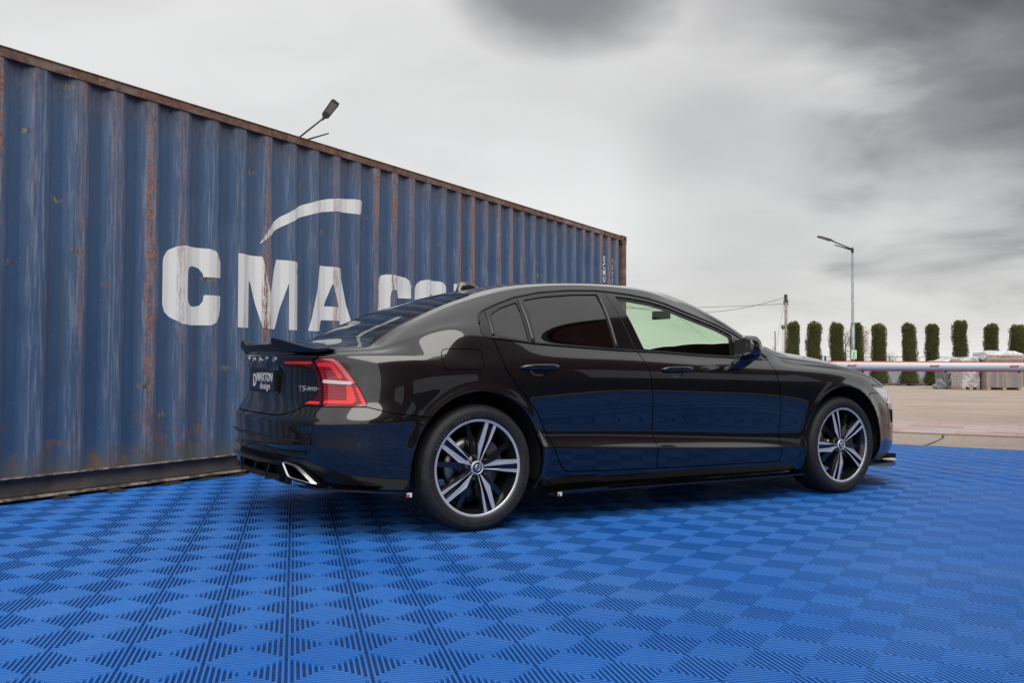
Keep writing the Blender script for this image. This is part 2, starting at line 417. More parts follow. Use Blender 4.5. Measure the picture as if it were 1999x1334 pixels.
zs = np.linspace(ZB, ZT-.07, 40); P = bev(corr_surf(xs, zs), xs)
rr = np.random.RandomState(5)
for _ in range(34):                                    # dents
    cx_, cz_ = rr.uniform(-1, 9), rr.uniform(.3, 2.4); s_ = rr.uniform(.06, .16); a_ = rr.uniform(.004, .012)
    P[:, :, 1] += a_*np.exp(-((P[:, :, 0]-cx_)**2+((P[:, :, 2]-cz_)*1.4)**2)/(s_*s_))
P[:, :, 1] += .003*np.sin(P[:, :, 2]*2.1+P[:, :, 0]*1.3)
nu_, nv_ = P.shape[:2]
fs = [(i*nv_+j, (i+1)*nv_+j, (i+1)*nv_+j+1, i*nv_+j+1) for i in range(nu_-1) for j in range(nv_-1)]
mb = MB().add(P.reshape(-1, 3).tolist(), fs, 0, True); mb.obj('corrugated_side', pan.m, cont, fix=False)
MB().box(XL+.12, XE-.16, -.006, .05, ZT-.068, ZT-.006).obj('top_rail', rs.m, cont)
MB().box(XL+.12, XE-.16, -.012, .0, ZT-.008, ZT-.002).obj('top_rail_flange', rs.m, cont)
mb = MB().box(XL+.12, XE-.14, -.004, .07, ZB-.012, ZB).box(XL+.12, XE-.14, .045, .06, .04, ZB-.012)
mb.obj('bottom_rail', gs.m, cont)
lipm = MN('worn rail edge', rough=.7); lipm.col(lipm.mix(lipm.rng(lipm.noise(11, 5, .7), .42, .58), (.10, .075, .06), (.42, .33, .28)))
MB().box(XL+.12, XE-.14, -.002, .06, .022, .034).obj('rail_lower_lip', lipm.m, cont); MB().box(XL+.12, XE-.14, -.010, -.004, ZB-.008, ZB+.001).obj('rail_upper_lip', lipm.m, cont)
rw_ = random.Random(8); CR = M('clump black', (.012, .012, .013), .9)  # low black clumps on the floor along the container's lower lip
for xw in (.52, .98, 1.30, 1.62, 1.95, 2.25, 2.9, .15):
    wb_ = MB(); L0 = rw_.uniform(.10, .34); H0 = rw_.uniform(.012, .034); nq = 12
    pf = [H0*math.sin(math.pi*(i+.5)/(nq+1))*rw_.uniform(.5, 1.1) for i in range(nq+1)]
    v_ = []
    for i in range(nq+1): x_ = xw+L0*i/nq; v_ += [(x_, -.045-.02*rw_.random(), .0015), (x_, -.02, pf[i]), (x_, .03, .001)]
    wb_.add(v_, [(3*i+k, 3*i+3+k, 3*i+4+k, 3*i+1+k) for i in range(nq) for k in (0, 1)], 0, True)
    tag(wb_.obj('black_clumps', CR, cont, fix=False), kind='stuff')
mb = MB()
for z0, z1 in ((0.02, .138), (ZT-.112, ZT+.006)):
    pass
for xc_ in (XL+.06, XE-.08):
    b_ = MB().box(xc_-.055 if xc_ > 0 else xc_-.06, xc_+.08 if xc_ > 0 else xc_+.06, -.004, .15, .14, ZT-.112); b_.obj('corner_post', rs.m, cont)
    for z0 in (.02, ZT-.110):
        x0, x1 = xc_-.098, xc_+.082
        c_ = MB(); zc_ = z0+.059; xm_ = (x0+x1)/2+.02; hole = [(xm_+.030*math.cos(t), zc_+.040*math.sin(t)) for t in [math.pi*2*i/16 for i in range(16)]]
        # casting block with an oval hole in its face, built as a ring plus a recessed black back
        outer = []
        for i in range(16):
            t = math.pi*2*i/16; ct, stt = math.cos(t), math.sin(t); sc_ = min((x1-xm_ if ct > 0 else xm_-x0)/max(abs(ct), 1e-6), .059/max(abs(stt), 1e-6)); outer.append((xm_+ct*sc_, zc_+stt*sc_))
        vs = [(a, -.010, b) for a, b in outer]+[(a, -.010, b) for a, b in hole]+[(a, .035, b) for a, b in hole]
        c_.add(vs, [(i, (i+1) % 16, 16+(i+1) % 16, 16+i) for i in range(16)]+[(16+i, 16+(i+1) % 16, 32+(i+1) % 16, 32+i) for i in range(16)])
        c_.box(x0, x1, .036, .168, z0, z0+.118); c_.box(x0, x1, -.0095, .036, z0, z0+.006); c_.box(x0, x1, -.0095, .036, z0+.112, z0+.118); c_.box(x0, x0+.006, -.0095, .036, z0+.006, z0+.112); c_.box(x1-.006, x1, -.0095, .036, z0+.006, z0+.112)
        c_.obj('corner_casting', rs.m, cont)
MB().box(XL, XE-.02, .052, 2.40, ZT-.03, ZT-.012).obj('roof_panel', rs.m, cont)
MB().box(XE-.10, XE-.04, .15, 2.42, .15, ZT-.05).box(XL+.03, XL+.08, .15, 2.42, .15, ZT-.05).box(XL+.1, XE-.1, 2.38, 2.43, .1, ZT-.04).box(XL+.1, XE-.1, .1, 2.4, .14, .17).obj('far_wall', pan.m, cont)
# ---------------------------------------------------------------- car surface maths
def nspline(xs, ys):
    """natural cubic spline through points, returns callable"""
    xs = np.array(xs, float); ys = np.array(ys, float); n = len(xs); h = np.diff(xs)
    A = np.zeros((n, n)); r = np.zeros(n); A[0, 0] = A[-1, -1] = 1
    for i in range(1, n-1):
        A[i, i-1] = h[i-1]; A[i, i] = 2*(h[i-1]+h[i]); A[i, i+1] = h[i]
        r[i] = 6*((ys[i+1]-ys[i])/h[i]-(ys[i]-ys[i-1])/h[i-1])
    m = np.linalg.solve(A, r)
    def f(x):
        x = np.clip(np.asarray(x, float), xs[0], xs[-1]); i = np.clip(np.searchsorted(xs, x)-1, 0, n-2)
        a = xs[i+1]-x; b = x-xs[i]; hh = h[i]
        return (m[i]*a**3+m[i+1]*b**3)/(6*hh)+(ys[i]/hh-m[i]*hh/6)*a+(ys[i+1]/hh-m[i+1]*hh/6)*b
    return f
def smooth(x, a, b):
    t = np.clip((np.asarray(x, float)-a)/(b-a), 0, 1); return t*t*(3-2*t)
XR, XF = -.33, 2.95
NR_, NF_ = 2.8, 2.9
rail_x = [-1.0, -.8, -.6, -.5, -.40, -.29, -.15, 0, .23, .5, .733, 1.02, 1.31, 1.47, 1.6, 1.765, 1.93, 2.09, 2.22, 2.36, 2.5, 2.8, 3.1, 3.35, 3.6, 3.9]
rail_w = [.690, .685, .68, .675, .668, .655, .638, .622, .600, .585, .578, .578, .590, .606, .624, .646, .668, .688, .704, .722, .735, .745, .745, .74, .73, .72]
rail_z = [.948, .950, .962, .978, 1.026, 1.082, 1.147, 1.206, 1.274, 1.328, 1.352, 1.362, 1.350, 1.325, 1.285, 1.236, 1.172, 1.098, 1.030, .968, .940, .910, .868, .815, .752, .70]
RW = nspline(rail_x, rail_w)
_rz = nspline(rail_x, rail_z)
RZ = _rz
sx = [-1.0, -.7, -.4, 0, .4, .9, 1.5, 2.0, 2.4, 2.8, 3.2, 3.5, 3.9]
def st(v): return nspline(sx, v)
#            -1.0  -.7   -.4   0     .4    .9    1.5   2.0   2.4   2.8   3.2   3.5   3.9
ZJ = [st([.29, .275, .25, .21, .20, .20, .195, .19, .185, .185, .19, .195, .20]),
      st([.36, .35, .33, .29, .275, .272, .265, .26, .255, .255, .26, .265, .265]),
      st([.455, .455, .452, .440, .425, .400, .372, .352, .340, .335, .335, .335, .335]),
      st([.54, .54, .535, .520, .498, .472, .444, .422, .415, .42, .42, .42, .41]),
      st([.590, .597, .60, .595, .590, .580, .565, .55, .54, .54, .54, .52, .48]),
      st([.655, .67, .68, .68, .68, .675, .665, .655, .645, .64, .63, .60, .54]),
      st([.74, .75, .76, .765, .765, .76, .75, .74, .73, .725, .70, .66, .59]),
      st([.835, .84, .85, .852, .848, .838, .825, .812, .80, .79, .76, .71, .635]),
      st([.895, .908, .918, .920, .912, .900, .882, .866, .856, .842, .805, .745, .67])]
WJ = [st([.84, .85, .855, .855, .85, .85, .85, .85, .85, .85, .85, .85, .85]),
      st([.885, .89, .895, .893, .890, .890, .890, .890, .888, .890, .895, .895, .89]),
      st([.905, .912, .918, .918, .922, .926, .926, .924, .920, .915, .915, .91, .905]),
      st([.905, .915, .920, .914, .894, .884, .883, .885, .898, .915, .915, .91, .905]),
      st([.912, .920, .923, .920, .908, .898, .897, .900, .908, .918, .915, .91, .90]),
      st([.878, .892, .915, .924, .920, .915, .914, .915, .917, .920, .915, .905, .895]),
      st([.868, .882, .908, .922, .921, .920, .919, .919, .919, .919, .910, .895, .88]),
      st([.848, .866, .894, .910, .913, .913, .912, .911, .911, .910, .895, .875, .855]),
      st([.825, .845, .868, .885, .892, .893, .891, .889, .888, .885, .865, .84, .82])]
bz = nspline([-.1, .093, .37, .946, 1.253, 1.6, 1.863, 2.134, 2.4], [1.03, 1.018, .992, .964, .952, .937, .929, .918, .905])
X0R = [-.835, -.895, -.930, -.935, -.930, -.890, -.864, -.868, -.893, -.893, -.89, -.885, -.88]
X0F = [3.80, 3.835, 3.85, 3.855, 3.855, 3.845, 3.825, 3.80, 3.775, 3.76, 3.745, 3.735, 3.72]
ZJ1 = [0, 1, 2, 3, 4, 5, 6, 7, 8]
def knots(x):
    """section knots at x: arrays (13,) of w,z"""
    W = [f(x) for f in WJ]; Z = [f(x) for f in ZJ]
    zr, wr = RZ(x), RW(x)
    k = smooth(x, -.42, .0)*(1-smooth(x, 2.2, 2.45))
    zb = bz(x); zmid = Z[8]+(zr-Z[8])*.42
    z9 = zmid*(1-k)+zb*k
    wmid = W[8]+(wr-W[8])*.33
    w9 = wmid*(1-k)+.846*k
    Wl = W+[w9]; Zl = Z+[z9]
    for t, b in ((.45, .030), (.85, .020)):
        Wl.append(w9+(wr-w9)*t+b*(.6+.4*k)); Zl.append(z9+(zr-z9)*t)
    Wl.append(wr+0*x); Zl.append(zr+0*x)
    return np.array(Wl), np.array(Zl)
def arch_bump(x, z):
    b = 0
    for cx in (0., 2.872):
        r = np.hypot(x-cx, z-.345)
        b = b+.012*np.exp(-((r-.392)/.030)**2)*(z > .2)
    return b
def build_side(nmid=270, nr=64, nf=64, sub=9):
    us = []
    for i in range(nr): us.append(('r', (i/nr)*np.pi/2))
    for i in range(nmid): us.append(('m', XR+(XF-XR)*i/nmid))
    for i in range(nf+1): us.append(('f', (1-i/nf)*np.pi/2))
    P = np.zeros((len(us), 13, 3))
    for iu, (k, t) in enumerate(us):
        if k == 'm':
            w, z = knots(t); P[iu, :, 0] = t; P[iu, :, 1] = w; P[iu, :, 2] = z
        else:
            s = 1-(1-t/(np.pi/2))**1.0; s = t
            n = NR_ if k == 'r' else NF_
            cw = max(np.sin(s), 0)**(2/n); cx = max(np.cos(s), 0)**(2/n)
            for j in range(13):
                if k == 'r': x = XR-(XR-X0R[j])*cx
                else: x = XF+(X0F[j]-XF)*cx
                w, z = knots(x)
                P[iu, j] = (x, w[j]*cw, z[j])
    # spline across rows, crease at knot 2
    rows = []
    def seg(a, b, fr):
        pts = P[:, a:b+1]; n = b-a+1
        d = np.linalg.norm(np.diff(pts, axis=1), axis=2).mean(0); tt = np.concatenate([[0], np.cumsum(d)])
        M = np.linalg.norm(d)
        ts = np.concatenate([tt[i]+(tt[i+1]-tt[i])*np.arange(fr[i])/fr[i] for i in range(n-1)]+[[tt[-1]]])
        out = np.zeros((pts.shape[0], len(ts), 3))
        # shared basis: spline is linear in data
        B = np.stack([nspline(tt, np.eye(n)[i])(ts) for i in range(n)], 0)
        for c in range(3): out[:, :, c] = pts[:, :, c]@B
        return out
    A = seg(0, 2, [7, 11]); B_ = seg(2, 12, [8, 8, 9, 9, 9, 7, 7, 17, 16, 8])
    G = np.concatenate([A, B_[:, 1:]], 1)
    crease_row = A.shape[1]-1
    G[:, :, 1] += arch_bump(G[:, :, 0], G[:, :, 2])*smooth(G[:, :, 1], .5, .8)
    mid = P[:, 5]
    au = np.concatenate([[0], np.cumsum(np.linalg.norm(np.diff(mid[:, :2], axis=0), axis=1))])
    return G, au, crease_row
# ---------------------------------------------------------------- surface cutting tools
def poly_sdf(poly, X, Y):
    """signed distance, negative inside"""
    poly = np.array(poly, float); n = len(poly)
    d = np.full(X.shape, 1e9); inside = np.zeros(X.shape, bool)
    for i in range(n):
        a = poly[i]; b = poly[(i+1) % n]; e = b-a; wx = X-a[0]; wy = Y-a[1]
        t = np.clip((wx*e[0]+wy*e[1])/max(e@e, 1e-12), 0, 1)
        d = np.minimum(d, np.hypot(wx-e[0]*t, wy-e[1]*t))
        c1 = (a[1] <= Y) != (b[1] <= Y)
        with np.errstate(divide='ignore', invalid='ignore'):
            xi = a[0]+(Y-a[1])*(e[0]/e[1] if abs(e[1]) > 1e-12 else 0)
        inside ^= c1 & (X < xi)
    return np.where(inside, -d, d)
def rbox(X, Y, x0, x1, y0, y1, r):
    qx = np.abs(X-(x0+x1)/2)-(x1-x0)/2+r; qy = np.abs(Y-(y0+y1)/2)-(y1-y0)/2+r
    return np.hypot(np.maximum(qx, 0), np.maximum(qy, 0))+np.minimum(np.maximum(qx, qy), 0)-r
class Surf:
    """triangle soup with per-vertex data rows D = x y z nx ny nz au"""
    def __init__(s, D, T): s.D = D; s.T = T
    def clip(s, f):
        """keep f<0"""
        T = s.T
        if len(T) == 0: return Surf(s.D, T)
        ins = f < 0; k = ins[T].sum(1)
        keep = T[k == 3]; mixed = T[(k == 1) | (k == 2)]
        D = s.D; newD = []; base = len(D); cache = {}; out = []
        def cut(a, b):
            key = (a, b) if a < b else (b, a)
            if key not in cache:
                a_, b_ = key; t = f[a_]/(f[a_]-f[b_]); cache[key] = base+len(newD); newD.append(D[a_]+(D[b_]-D[a_])*t)
            return cache[key]
        for tri in mixed:
            p = []
            for i in range(3):
                a, b = int(tri[i]), int(tri[(i+1) % 3])
                if ins[a]: p.append(a)
                if ins[a] != ins[b]: p.append(cut(a, b))
            for i in range(1, len(p)-1): out.append((p[0], p[i], p[i+1]))
        D2 = np.vstack([D]+([np.array(newD)] if newD else [])); T2 = np.vstack([keep]+([np.array(out)] if out else [])).astype(int) if len(keep) or out else np.zeros((0, 3), int)
        used = np.unique(T2); mp = np.full(len(D2), -1); mp[used] = np.arange(len(used))
        return Surf(D2[used], mp[T2] if len(T2) else T2)
    def split(s, fn, gap=.005):
        f = fn(s); return s.clip(f+gap/2), s.clip(-f+gap/2)
    def offset(s, d):
        D = s.D.copy(); D[:, :3] += D[:, 3:6]*d; return Surf(D, s.T)
    def mirror(s):
        D = s.D.copy(); D[:, 1] *= -1; D[:, 4] *= -1; return Surf(D, s.T[:, ::-1])
def surf_grid(G, au=None, flip=False):
    nu, nv = G.shape[:2]
    du = np.gradient(G, axis=0); dv = np.gradient(G, axis=1); n = np.cross(du, dv)
    if flip: n = -n
    n /= np.maximum(np.linalg.norm(n, axis=2, keepdims=True), 1e-12)
    D = np.zeros((nu, nv, 7)); D[:, :, :3] = G; D[:, :, 3:6] = n
    if au is not None: D[:, :, 6] = au[:, None]
    idx = np.arange(nu*nv).reshape(nu, nv); a = idx[:-1, :-1].ravel(); b = idx[1:, :-1].ravel(); c = idx[1:, 1:].ravel(); d = idx[:-1, 1:].ravel()
    T = np.concatenate([np.stack([a, b, c], 1), np.stack([a, c, d], 1)])
    if flip: T = T[:, ::-1]
    return Surf(D.reshape(-1, 7), T)
def surf_mesh(s, name, flange=.0, both=False):
    """mesh with the master surface's own normals; flange turns the cut edges inwards so gaps have depth"""
    V = s.D[:, :3]; Nn = s.D[:, 3:6]; T = s.T
    if flange and len(T):
        e = np.concatenate([T[:, [0, 1]], T[:, [1, 2]], T[:, [2, 0]]]); key = np.sort(e, 1); h = key[:, 0]*10000000+key[:, 1]
        u, inv, cnt = np.unique(h, return_inverse=True, return_counts=True); be = e[cnt[inv] == 1]
        nb = len(V); a = be[:, 0]; b = be[:, 1]; m = len(be)
        ed = V[b]-V[a]; fn = np.cross(ed, Nn[a]); fn /= np.maximum(np.linalg.norm(fn, axis=1, keepdims=True), 1e-9)
        # small rolled edge: top verts share position, bottom pushed in
        V2 = np.concatenate([V[a], V[b], V[b]-Nn[b]*flange, V[a]-Nn[a]*flange]); N2 = np.concatenate([fn]*4)
        i = np.arange(m); T2 = np.concatenate([np.stack([nb+i+m, nb+i, nb+i+3*m], 1), np.stack([nb+i+m, nb+i+3*m, nb+i+2*m], 1)])
        V = np.concatenate([V, V2]); Nn = np.concatenate([Nn, N2]); T = np.concatenate([T, T2])
    me = bpy.data.meshes.new(name); me.vertices.add(len(V)); me.vertices.foreach_set('co', V.ravel())
    me.loops.add(len(T)*3); me.loops.foreach_set('vertex_index', T.ravel().astype(np.int32))
    me.polygons.add(len(T)); me.polygons.foreach_set('loop_start', np.arange(len(T))*3)
    me.polygons.foreach_set('use_smooth', np.ones(len(T), bool)); me.update(calc_edges=True)
    me.normals_split_custom_set_from_vertices(Nn.tolist())
    return me
def surf_obj(s, name, mat, parent, flange=0.):
    if len(s.T) == 0: return None
    return link(name, surf_mesh(s, name, flange), mat, parent)
# ================================================================ CAR
car = empty('parked_car', (-0.64152, 5.51051, 0), math.radians(90-58.61536),
            'glossy black four-door saloon with tinted rear windows parked on the blue tiles', 'car')
paint = MN('black car paint', rough=.28); paint.b.inputs['Base Color'].default_value = (.0035, .0037, .0045, 1)
paint.b.inputs['Specular IOR Level'].default_value = .25
paint.b.inputs['Coat Weight'].default_value = 1; paint.b.inputs['Coat Roughness'].default_value = .012; paint.b.inputs['Coat IOR'].default_value = 1.78
_n = paint.n('ShaderNodeBump'); _n.inputs['Strength'].default_value = .018; _n.inputs['Distance'].default_value = .002; paint.l(paint.noise(55, 2, .5), _n.inputs['Height']); paint.l(_n.outputs[0], paint.b.inputs['Coat Normal'])
PAINT = paint.m
TRIM = M('gloss black trim', (.006, .006, .007), .12, 0, Coat_Weight=.6, Coat_Roughness=.04)
RUB = M('black rubber', (.008, .008, .008), .6); PLAS = M('black plastic', (.012, .012, .013), .42)
INNER = M('black cavity', (.004, .004, .004), .8)
CHROME = M('satin chrome', (.80, .81, .84), .30, .85); DCHR = M('dark chrome', (.10, .10, .11), .2, 1)
WHITEM = M('white print', (.75, .75, .75), .4); REDM = M('red print', (.45, .01, .02), .4)
def glassmat(name, tint, ior=1.5, rough=0.0):
    m = bpy.data.materials.new(name); m.use_nodes = True; nt = m.node_tree; nt.nodes.clear()
    o = nt.nodes.new('ShaderNodeOutputMaterial'); mx = nt.nodes.new('ShaderNodeMixShader'); lw = nt.nodes.new('ShaderNodeLayerWeight'); lw.inputs[0].default_value = .5
    pw_ = nt.nodes.new('ShaderNodeMath'); pw_.operation = 'POWER'; nt.links.new(lw.outputs['Facing'], pw_.inputs[0]); pw_.inputs[1].default_value = 5
    f0 = ((ior-1)/(ior+1))**2; fr = nt.nodes.new('ShaderNodeMath'); fr.operation = 'MULTIPLY_ADD'; nt.links.new(pw_.outputs[0], fr.inputs[0]); fr.inputs[1].default_value = 1-f0; fr.inputs[2].default_value = f0
    tr = nt.nodes.new('ShaderNodeBsdfTransparent'); tr.inputs[0].default_value = (*tint, 1); gl = nt.nodes.new('ShaderNodeBsdfGlossy'); gl.inputs['Roughness'].default_value = rough; gl.inputs[0].default_value = (1, 1, 1, 1)
    nt.links.new(fr.outputs[0], mx.inputs[0]); nt.links.new(tr.outputs[0], mx.inputs[1]); nt.links.new(gl.outputs[0], mx.inputs[2]); nt.links.new(mx.outputs[0], o.inputs[0]); return m
GDARK = glassmat('privacy glass', (.025, .027, .03), 2.1); GCLR = glassmat('side glass', (.76, .90, .74), 1.45); GWIN = glassmat('screen glass', (.84, .93, .84), 1.5); GREAR = glassmat('rear screen glass', (.04, .042, .05), 2.2)
G, AU, CROW = build_side(nmid=300, nr=72, nf=60)
M0 = surf_grid(G, AU, flip=False)
# orient normals outward (+w)
if M0.D[len(M0.D)//2, 4] < 0: M0 = surf_grid(G, AU, flip=True)
# crease kept sharp-ish: normals from each side are averaged over one narrow row only
A0 = 1.578
LOGIC = {}
for cx in (0., 2.872):
    f = .392-np.hypot(M0.D[:, 0]-cx, M0.D[:, 2]-.342)
    M0 = M0.clip(np.where(M0.D[:, 1] > .45, f, -1.))
rem = M0
P_ = lambda poly: (lambda s: poly_sdf(poly, s.D[:, 6], s.D[:, 2]))
trim_poly = [(1.662, 1.013), (1.612, 1.030), (1.606, 1.050), (1.620, 1.096), (1.648, 1.150), (1.68, 1.172), (1.788, 1.213), (1.925, 1.259), (2.11, 1.297), (2.324, 1.320), (2.52, 1.328), (2.65, 1.323), (2.78, 1.313), (2.91, 1.295), (3.045, 1.262), (3.177, 1.216), (3.397, 1.143), (3.53, 1.085), (3.66, 1.005), (3.755, .928), (3.765, .914), (3.705, .910), (3.435, .921), (3.176, .930), (2.827, .948), (2.518, .956), (1.944, .985)]
win, rem = rem.split(P_(trim_poly), .003)
g_quarter = [(1.700, 1.036), (1.704, 1.080), (1.722, 1.150), (1.80, 1.190), (1.920, 1.228), (1.908, 1.008)]
g_rear = [(1.975, 1.243), (2.111, 1.269), (2.324, 1.292), (2.515, 1.302), (2.512, .974), (1.955, 1.003)]
g_front = [(2.652, 1.296), (2.776, 1.288), (2.912, 1.270), (3.045, 1.238), (3.177, 1.192), (3.397, 1.121), (3.500, 1.074), (3.462, .937), (3.176, .948), (2.827, .966), (2.725, .972)]
g_tri = [(3.545, 1.030), (3.68, .945), (3.70, .930), (3.52, .936)]
glass = []
for nm, pl, gm in (('quarter_window', g_quarter, GDARK), ('rear_side_window', g_rear, GDARK), ('front_side_window', g_front, GCLR), ('mirror_pane', g_tri, TRIM)):
    a, win = win.split(P_(pl), .002); glass.append((nm, a.offset(-.006 if gm is not TRIM else -.002), gm))
rear_door_p = [(1.60, 1.10), (1.672, 1.02), (1.69, .957), (1.719, .847), (1.805, .736), (1.911, .624), (1.984, .507), (2.036, .394), (2.075, .325), (2.115, .288), (2.18, .277), (2.776, .262), (2.768, .30), (2.762, .389), (2.757, .442), (2.744, .542), (2.725, .702), (2.708, .841), (2.672, .93), (2.66, .99), (2.6, 1.1)]
front_door_p = [(2.66, .99), (2.672, .93), (2.708, .841), (2.725, .702), (2.744, .542), (2.757, .442), (2.762, .389), (2.768, .30), (2.776, .262), (3.822, .250), (3.809, .359), (3.814, .468), (3.809, .622), (3.792, .754), (3.775, .841), (3.758, .89), (3.745, .94), (3.70, .99)]
below = lambda s: np.maximum(0, 0)
rdoor, rem = rem.split(lambda s: np.maximum(P_(rear_door_p)(s), s.D[:, 2]-1.02), .006)
fdoor, rem = rem.split(lambda s: np.maximum(P_(front_door_p)(s), s.D[:, 2]-1.0), .006)
fuel, rem = rem.split(lambda s: rbox(s.D[:, 6], s.D[:, 2], 1.350, 1.588, .848, .955, .034), .004)
lamp_o = [(.648, .894), (.700, .902), (.775, .904), (.800, .890), (.944, .675), (.940, .664), (.700, .662), (.672, .78)]
lamp_i = [(.30, .882), (.36, .893), (.640, .896), (.664, .78), (.692, .664), (.54, .664), (.58, .688), (.640, .70), (.628, .83), (.60, .852), (.36, .868)]
lo, rem = rem.split(P_(lamp_o), .004); li, rem = rem.split(P_(lamp_i), .002)
trunk_p = [(-1, .605), (.36, .605), (.47, .622), (.54, .645), (.575, .664), (.692, .664), (.664, .78), (.644, .894), (.70, .915), (.735, .935), (.75, .975), (.2, 1.0), (-1, 1.0)]
tr, rem = rem.split(P_(trunk_p), .006)
bumper_p = [(-1, .605), (.36, .605), (.47, .622), (.54, .645), (.575, .662), (.70, .660), (.942, .662), (1.10, .625), (1.32, .600), (1.32, .0), (-1, .0)]
bp_, rem = rem.split(P_(bumper_p), .005)
diff, bp_ = bp_.split(lambda s: np.maximum(s.D[:, 2]-np.interp(s.D[:, 6], [0, .62, .80, 1.0], [.415, .395, .335, .2]), s.D[:, 6]-1.0), .004)
AUM = AU[-1]
head_p = [(4.752, .744), (4.884, .740), (5.35, .706), (5.55, .672), (5.56, .615), (5.30, .602), (4.965, .606), (4.905, .640), (4.80, .712)]
hd, rem = rem.split(P_(head_p), .004)
fb_p = [(4.60, .684), (4.85, .684), (4.93, .60), (AUM+1, .60), (AUM+1, 0), (4.45, 0), (4.45, .5)]
fb, rem = rem.split(lambda s: np.maximum(P_(fb_p)(s), 4.70-s.D[:, 6]), .005)
grille, fb = fb.split(P_([(5.35, .585), (AUM+1, .60), (AUM+1, .30), (5.42, .30), (5.50, .44)]), .003)
vent, fb = fb.split(P_([(4.98, .565), (5.20, .55), (5.24, .44), (5.12, .42), (5.03, .47)]), .002)
nose_pl, rem = rem.split(lambda s: 5.10-s.D[:, 6], .004)
fender, rem = rem.split(lambda s: 3.70-s.D[:, 6], .0001)
rock, rem = rem.split(lambda s: np.maximum(np.maximum(s.D[:, 2]-.268, 1.9-s.D[:, 6]), s.D[:, 6]-3.75), .0002)
parts_side = [('window_moulding', win, TRIM, .008), ('rear_door', rdoor, PAINT, .014), ('front_door', fdoor, PAINT, .014), ('fuel_flap', fuel, PAINT, .010),
              ('front_wing', fender, PAINT, .020), ('rear_quarter_panel', rem, PAINT, .020), ('sill_panel', rock, PAINT, .012),
              ('front_bumper', fb, PAINT, .025), ('nose_panel', nose_pl, PAINT, .01)]
rp = {}
def flipY(s): return s.mirror()      # master has +w; the camera side is -Y so the mirrored copy comes first
for nm, s, m_, fl in parts_side:
    a = flipY(s)
    rp[nm] = surf_obj(a, nm, m_, car, fl); surf_obj(s, nm, m_, car, fl)
for nm, s, m_ in glass:
    surf_obj(flipY(s), nm, m_, car, .004); surf_obj(s, nm, m_, car, .004)
def both(s):
    a = s.mirror(); return Surf(np.vstack([s.D, a.D]), np.vstack([s.T, a.T+len(s.D)]))
trunk = surf_obj(both(tr), 'boot_lid', PAINT, car, .012)
rbump = surf_obj(both(bp_), 'rear_bumper', PAINT, car, .02)
surf_obj(both(diff), 'diffuser', PLAS, car, .02)
surf_obj(both(grille).offset(-.015), 'grille', PLAS, car, .0)
for q_ in (vent, vent.mirror()): surf_obj(q_.offset(-.02), 'bumper_vent', PLAS, car, 0)
# inner skin: stops light through the shut lines
shell = surf_grid(G, AU); 
if shell.D[len(shell.D)//2, 4] < 0: shell = surf_grid(G, AU, flip=True)
for cx in (0., 2.872):
    f = .395-np.hypot(shell.D[:, 0]-cx, shell.D[:, 2]-.342); shell = shell.clip(np.where(shell.D[:, 1] > .45, f, -1.))
shell = shell.clip(-P_(g_quarter)(shell)+.0).clip(np.minimum(-1, 0)*np.ones(0)) if False else shell
for pl in (g_quarter, g_rear, g_front): shell = shell.clip(-P_(pl)(shell)-.012)
surf_obj(both(shell.offset(-.022)), 'inner_shell', INNER, car, 0)
# ---------------------------------------------------------------- top surface
ZC = nspline([-1.0, -.88, -.7, -.58, -.50, -.42, -.345, -.264, -.101, .042, .149, .3, .5, .8, 1.1, 1.43, 1.70, 1.85, 2.0, 2.2, 2.4, 2.52, 2.62, 2.8, 3.1, 3.4, 3.6, 3.76],
             [.955, .962, .985, 1.003, 1.022, 1.058, 1.095, 1.130, 1.197, 1.250, 1.285, 1.328, 1.370, 1.402, 1.417, 1.420, 1.405, 1.378, 1.325, 1.232, 1.125, 1.055, 1.008, .992, .960, .900, .840, .745])
rail = G[:, -1]; ns = 40
ss = np.concatenate([np.linspace(1, .9, 9)[:-1], np.linspace(.9, 0, ns)])
ok = rail[:, 0] > -2
TG = np.zeros((len(rail), len(ss), 3)); zc = ZC(rail[:, 0])
pw = 2.4
for i, s_ in enumerate(ss):
    TG[:, i, 0] = rail[:, 0]; TG[:, i, 1] = rail[:, 1]*s_
    TG[:, i, 2] = rail[:, 2]+(zc-rail[:, 2])*(1-s_**pw)
# sharpen the rear screen edge: pull the rail band slightly proud of the glass
top = surf_grid(TG, None)
if top.D[len(top.D)//2, 5] < 0: top = surf_grid(TG, None, flip=True)
X_ = lambda s: s.D[:, 0]; Y_ = lambda s: s.D[:, 1]
def pxy(poly): return lambda s: poly_sdf(poly, s.D[:, 0], s.D[:, 1])
rs_p = [(-.475, -.1), (-.470, .25), (-.445, .44), (-.405, .515), (-.33, .535), (-.10, .530), (.10, .515), (.165, .49), (.19, .40), (.205, .2), (.21, -.1)]
rscreen, trem = top.split(pxy(rs_p), .006)
ws_p = [(1.74, -.1), (1.73, .3), (1.70, .50), (1.72, .54), (1.85, .585), (2.1, .635), (2.30, .665), (2.40, .64), (2.50, .4), (2.54, -.1)]
wscreen, trem = trem.split(pxy(ws_p), .006)
deck_p = [(-1.1, -.1), (-1.1, .74), (-.62, .665), (-.50, .640), (-.455, .60), (-.43, .54), (-.47, .44), (-.495, .25), (-.50, -.1)]
deck, trem = trem.split(pxy(deck_p), .006)
hood_p = [(2.57, -.1), (2.53, .4), (2.44, .66), (2.60, .700), (3.0, .700), (3.4, .675), (3.64, .62), (4, .60), (4, -.1)]
hood, trem = trem.split(pxy(hood_p), .006)
cowl, trem = trem.split(lambda s: np.maximum(2.30-s.D[:, 0], np.abs(s.D[:, 1])-.66), .004)
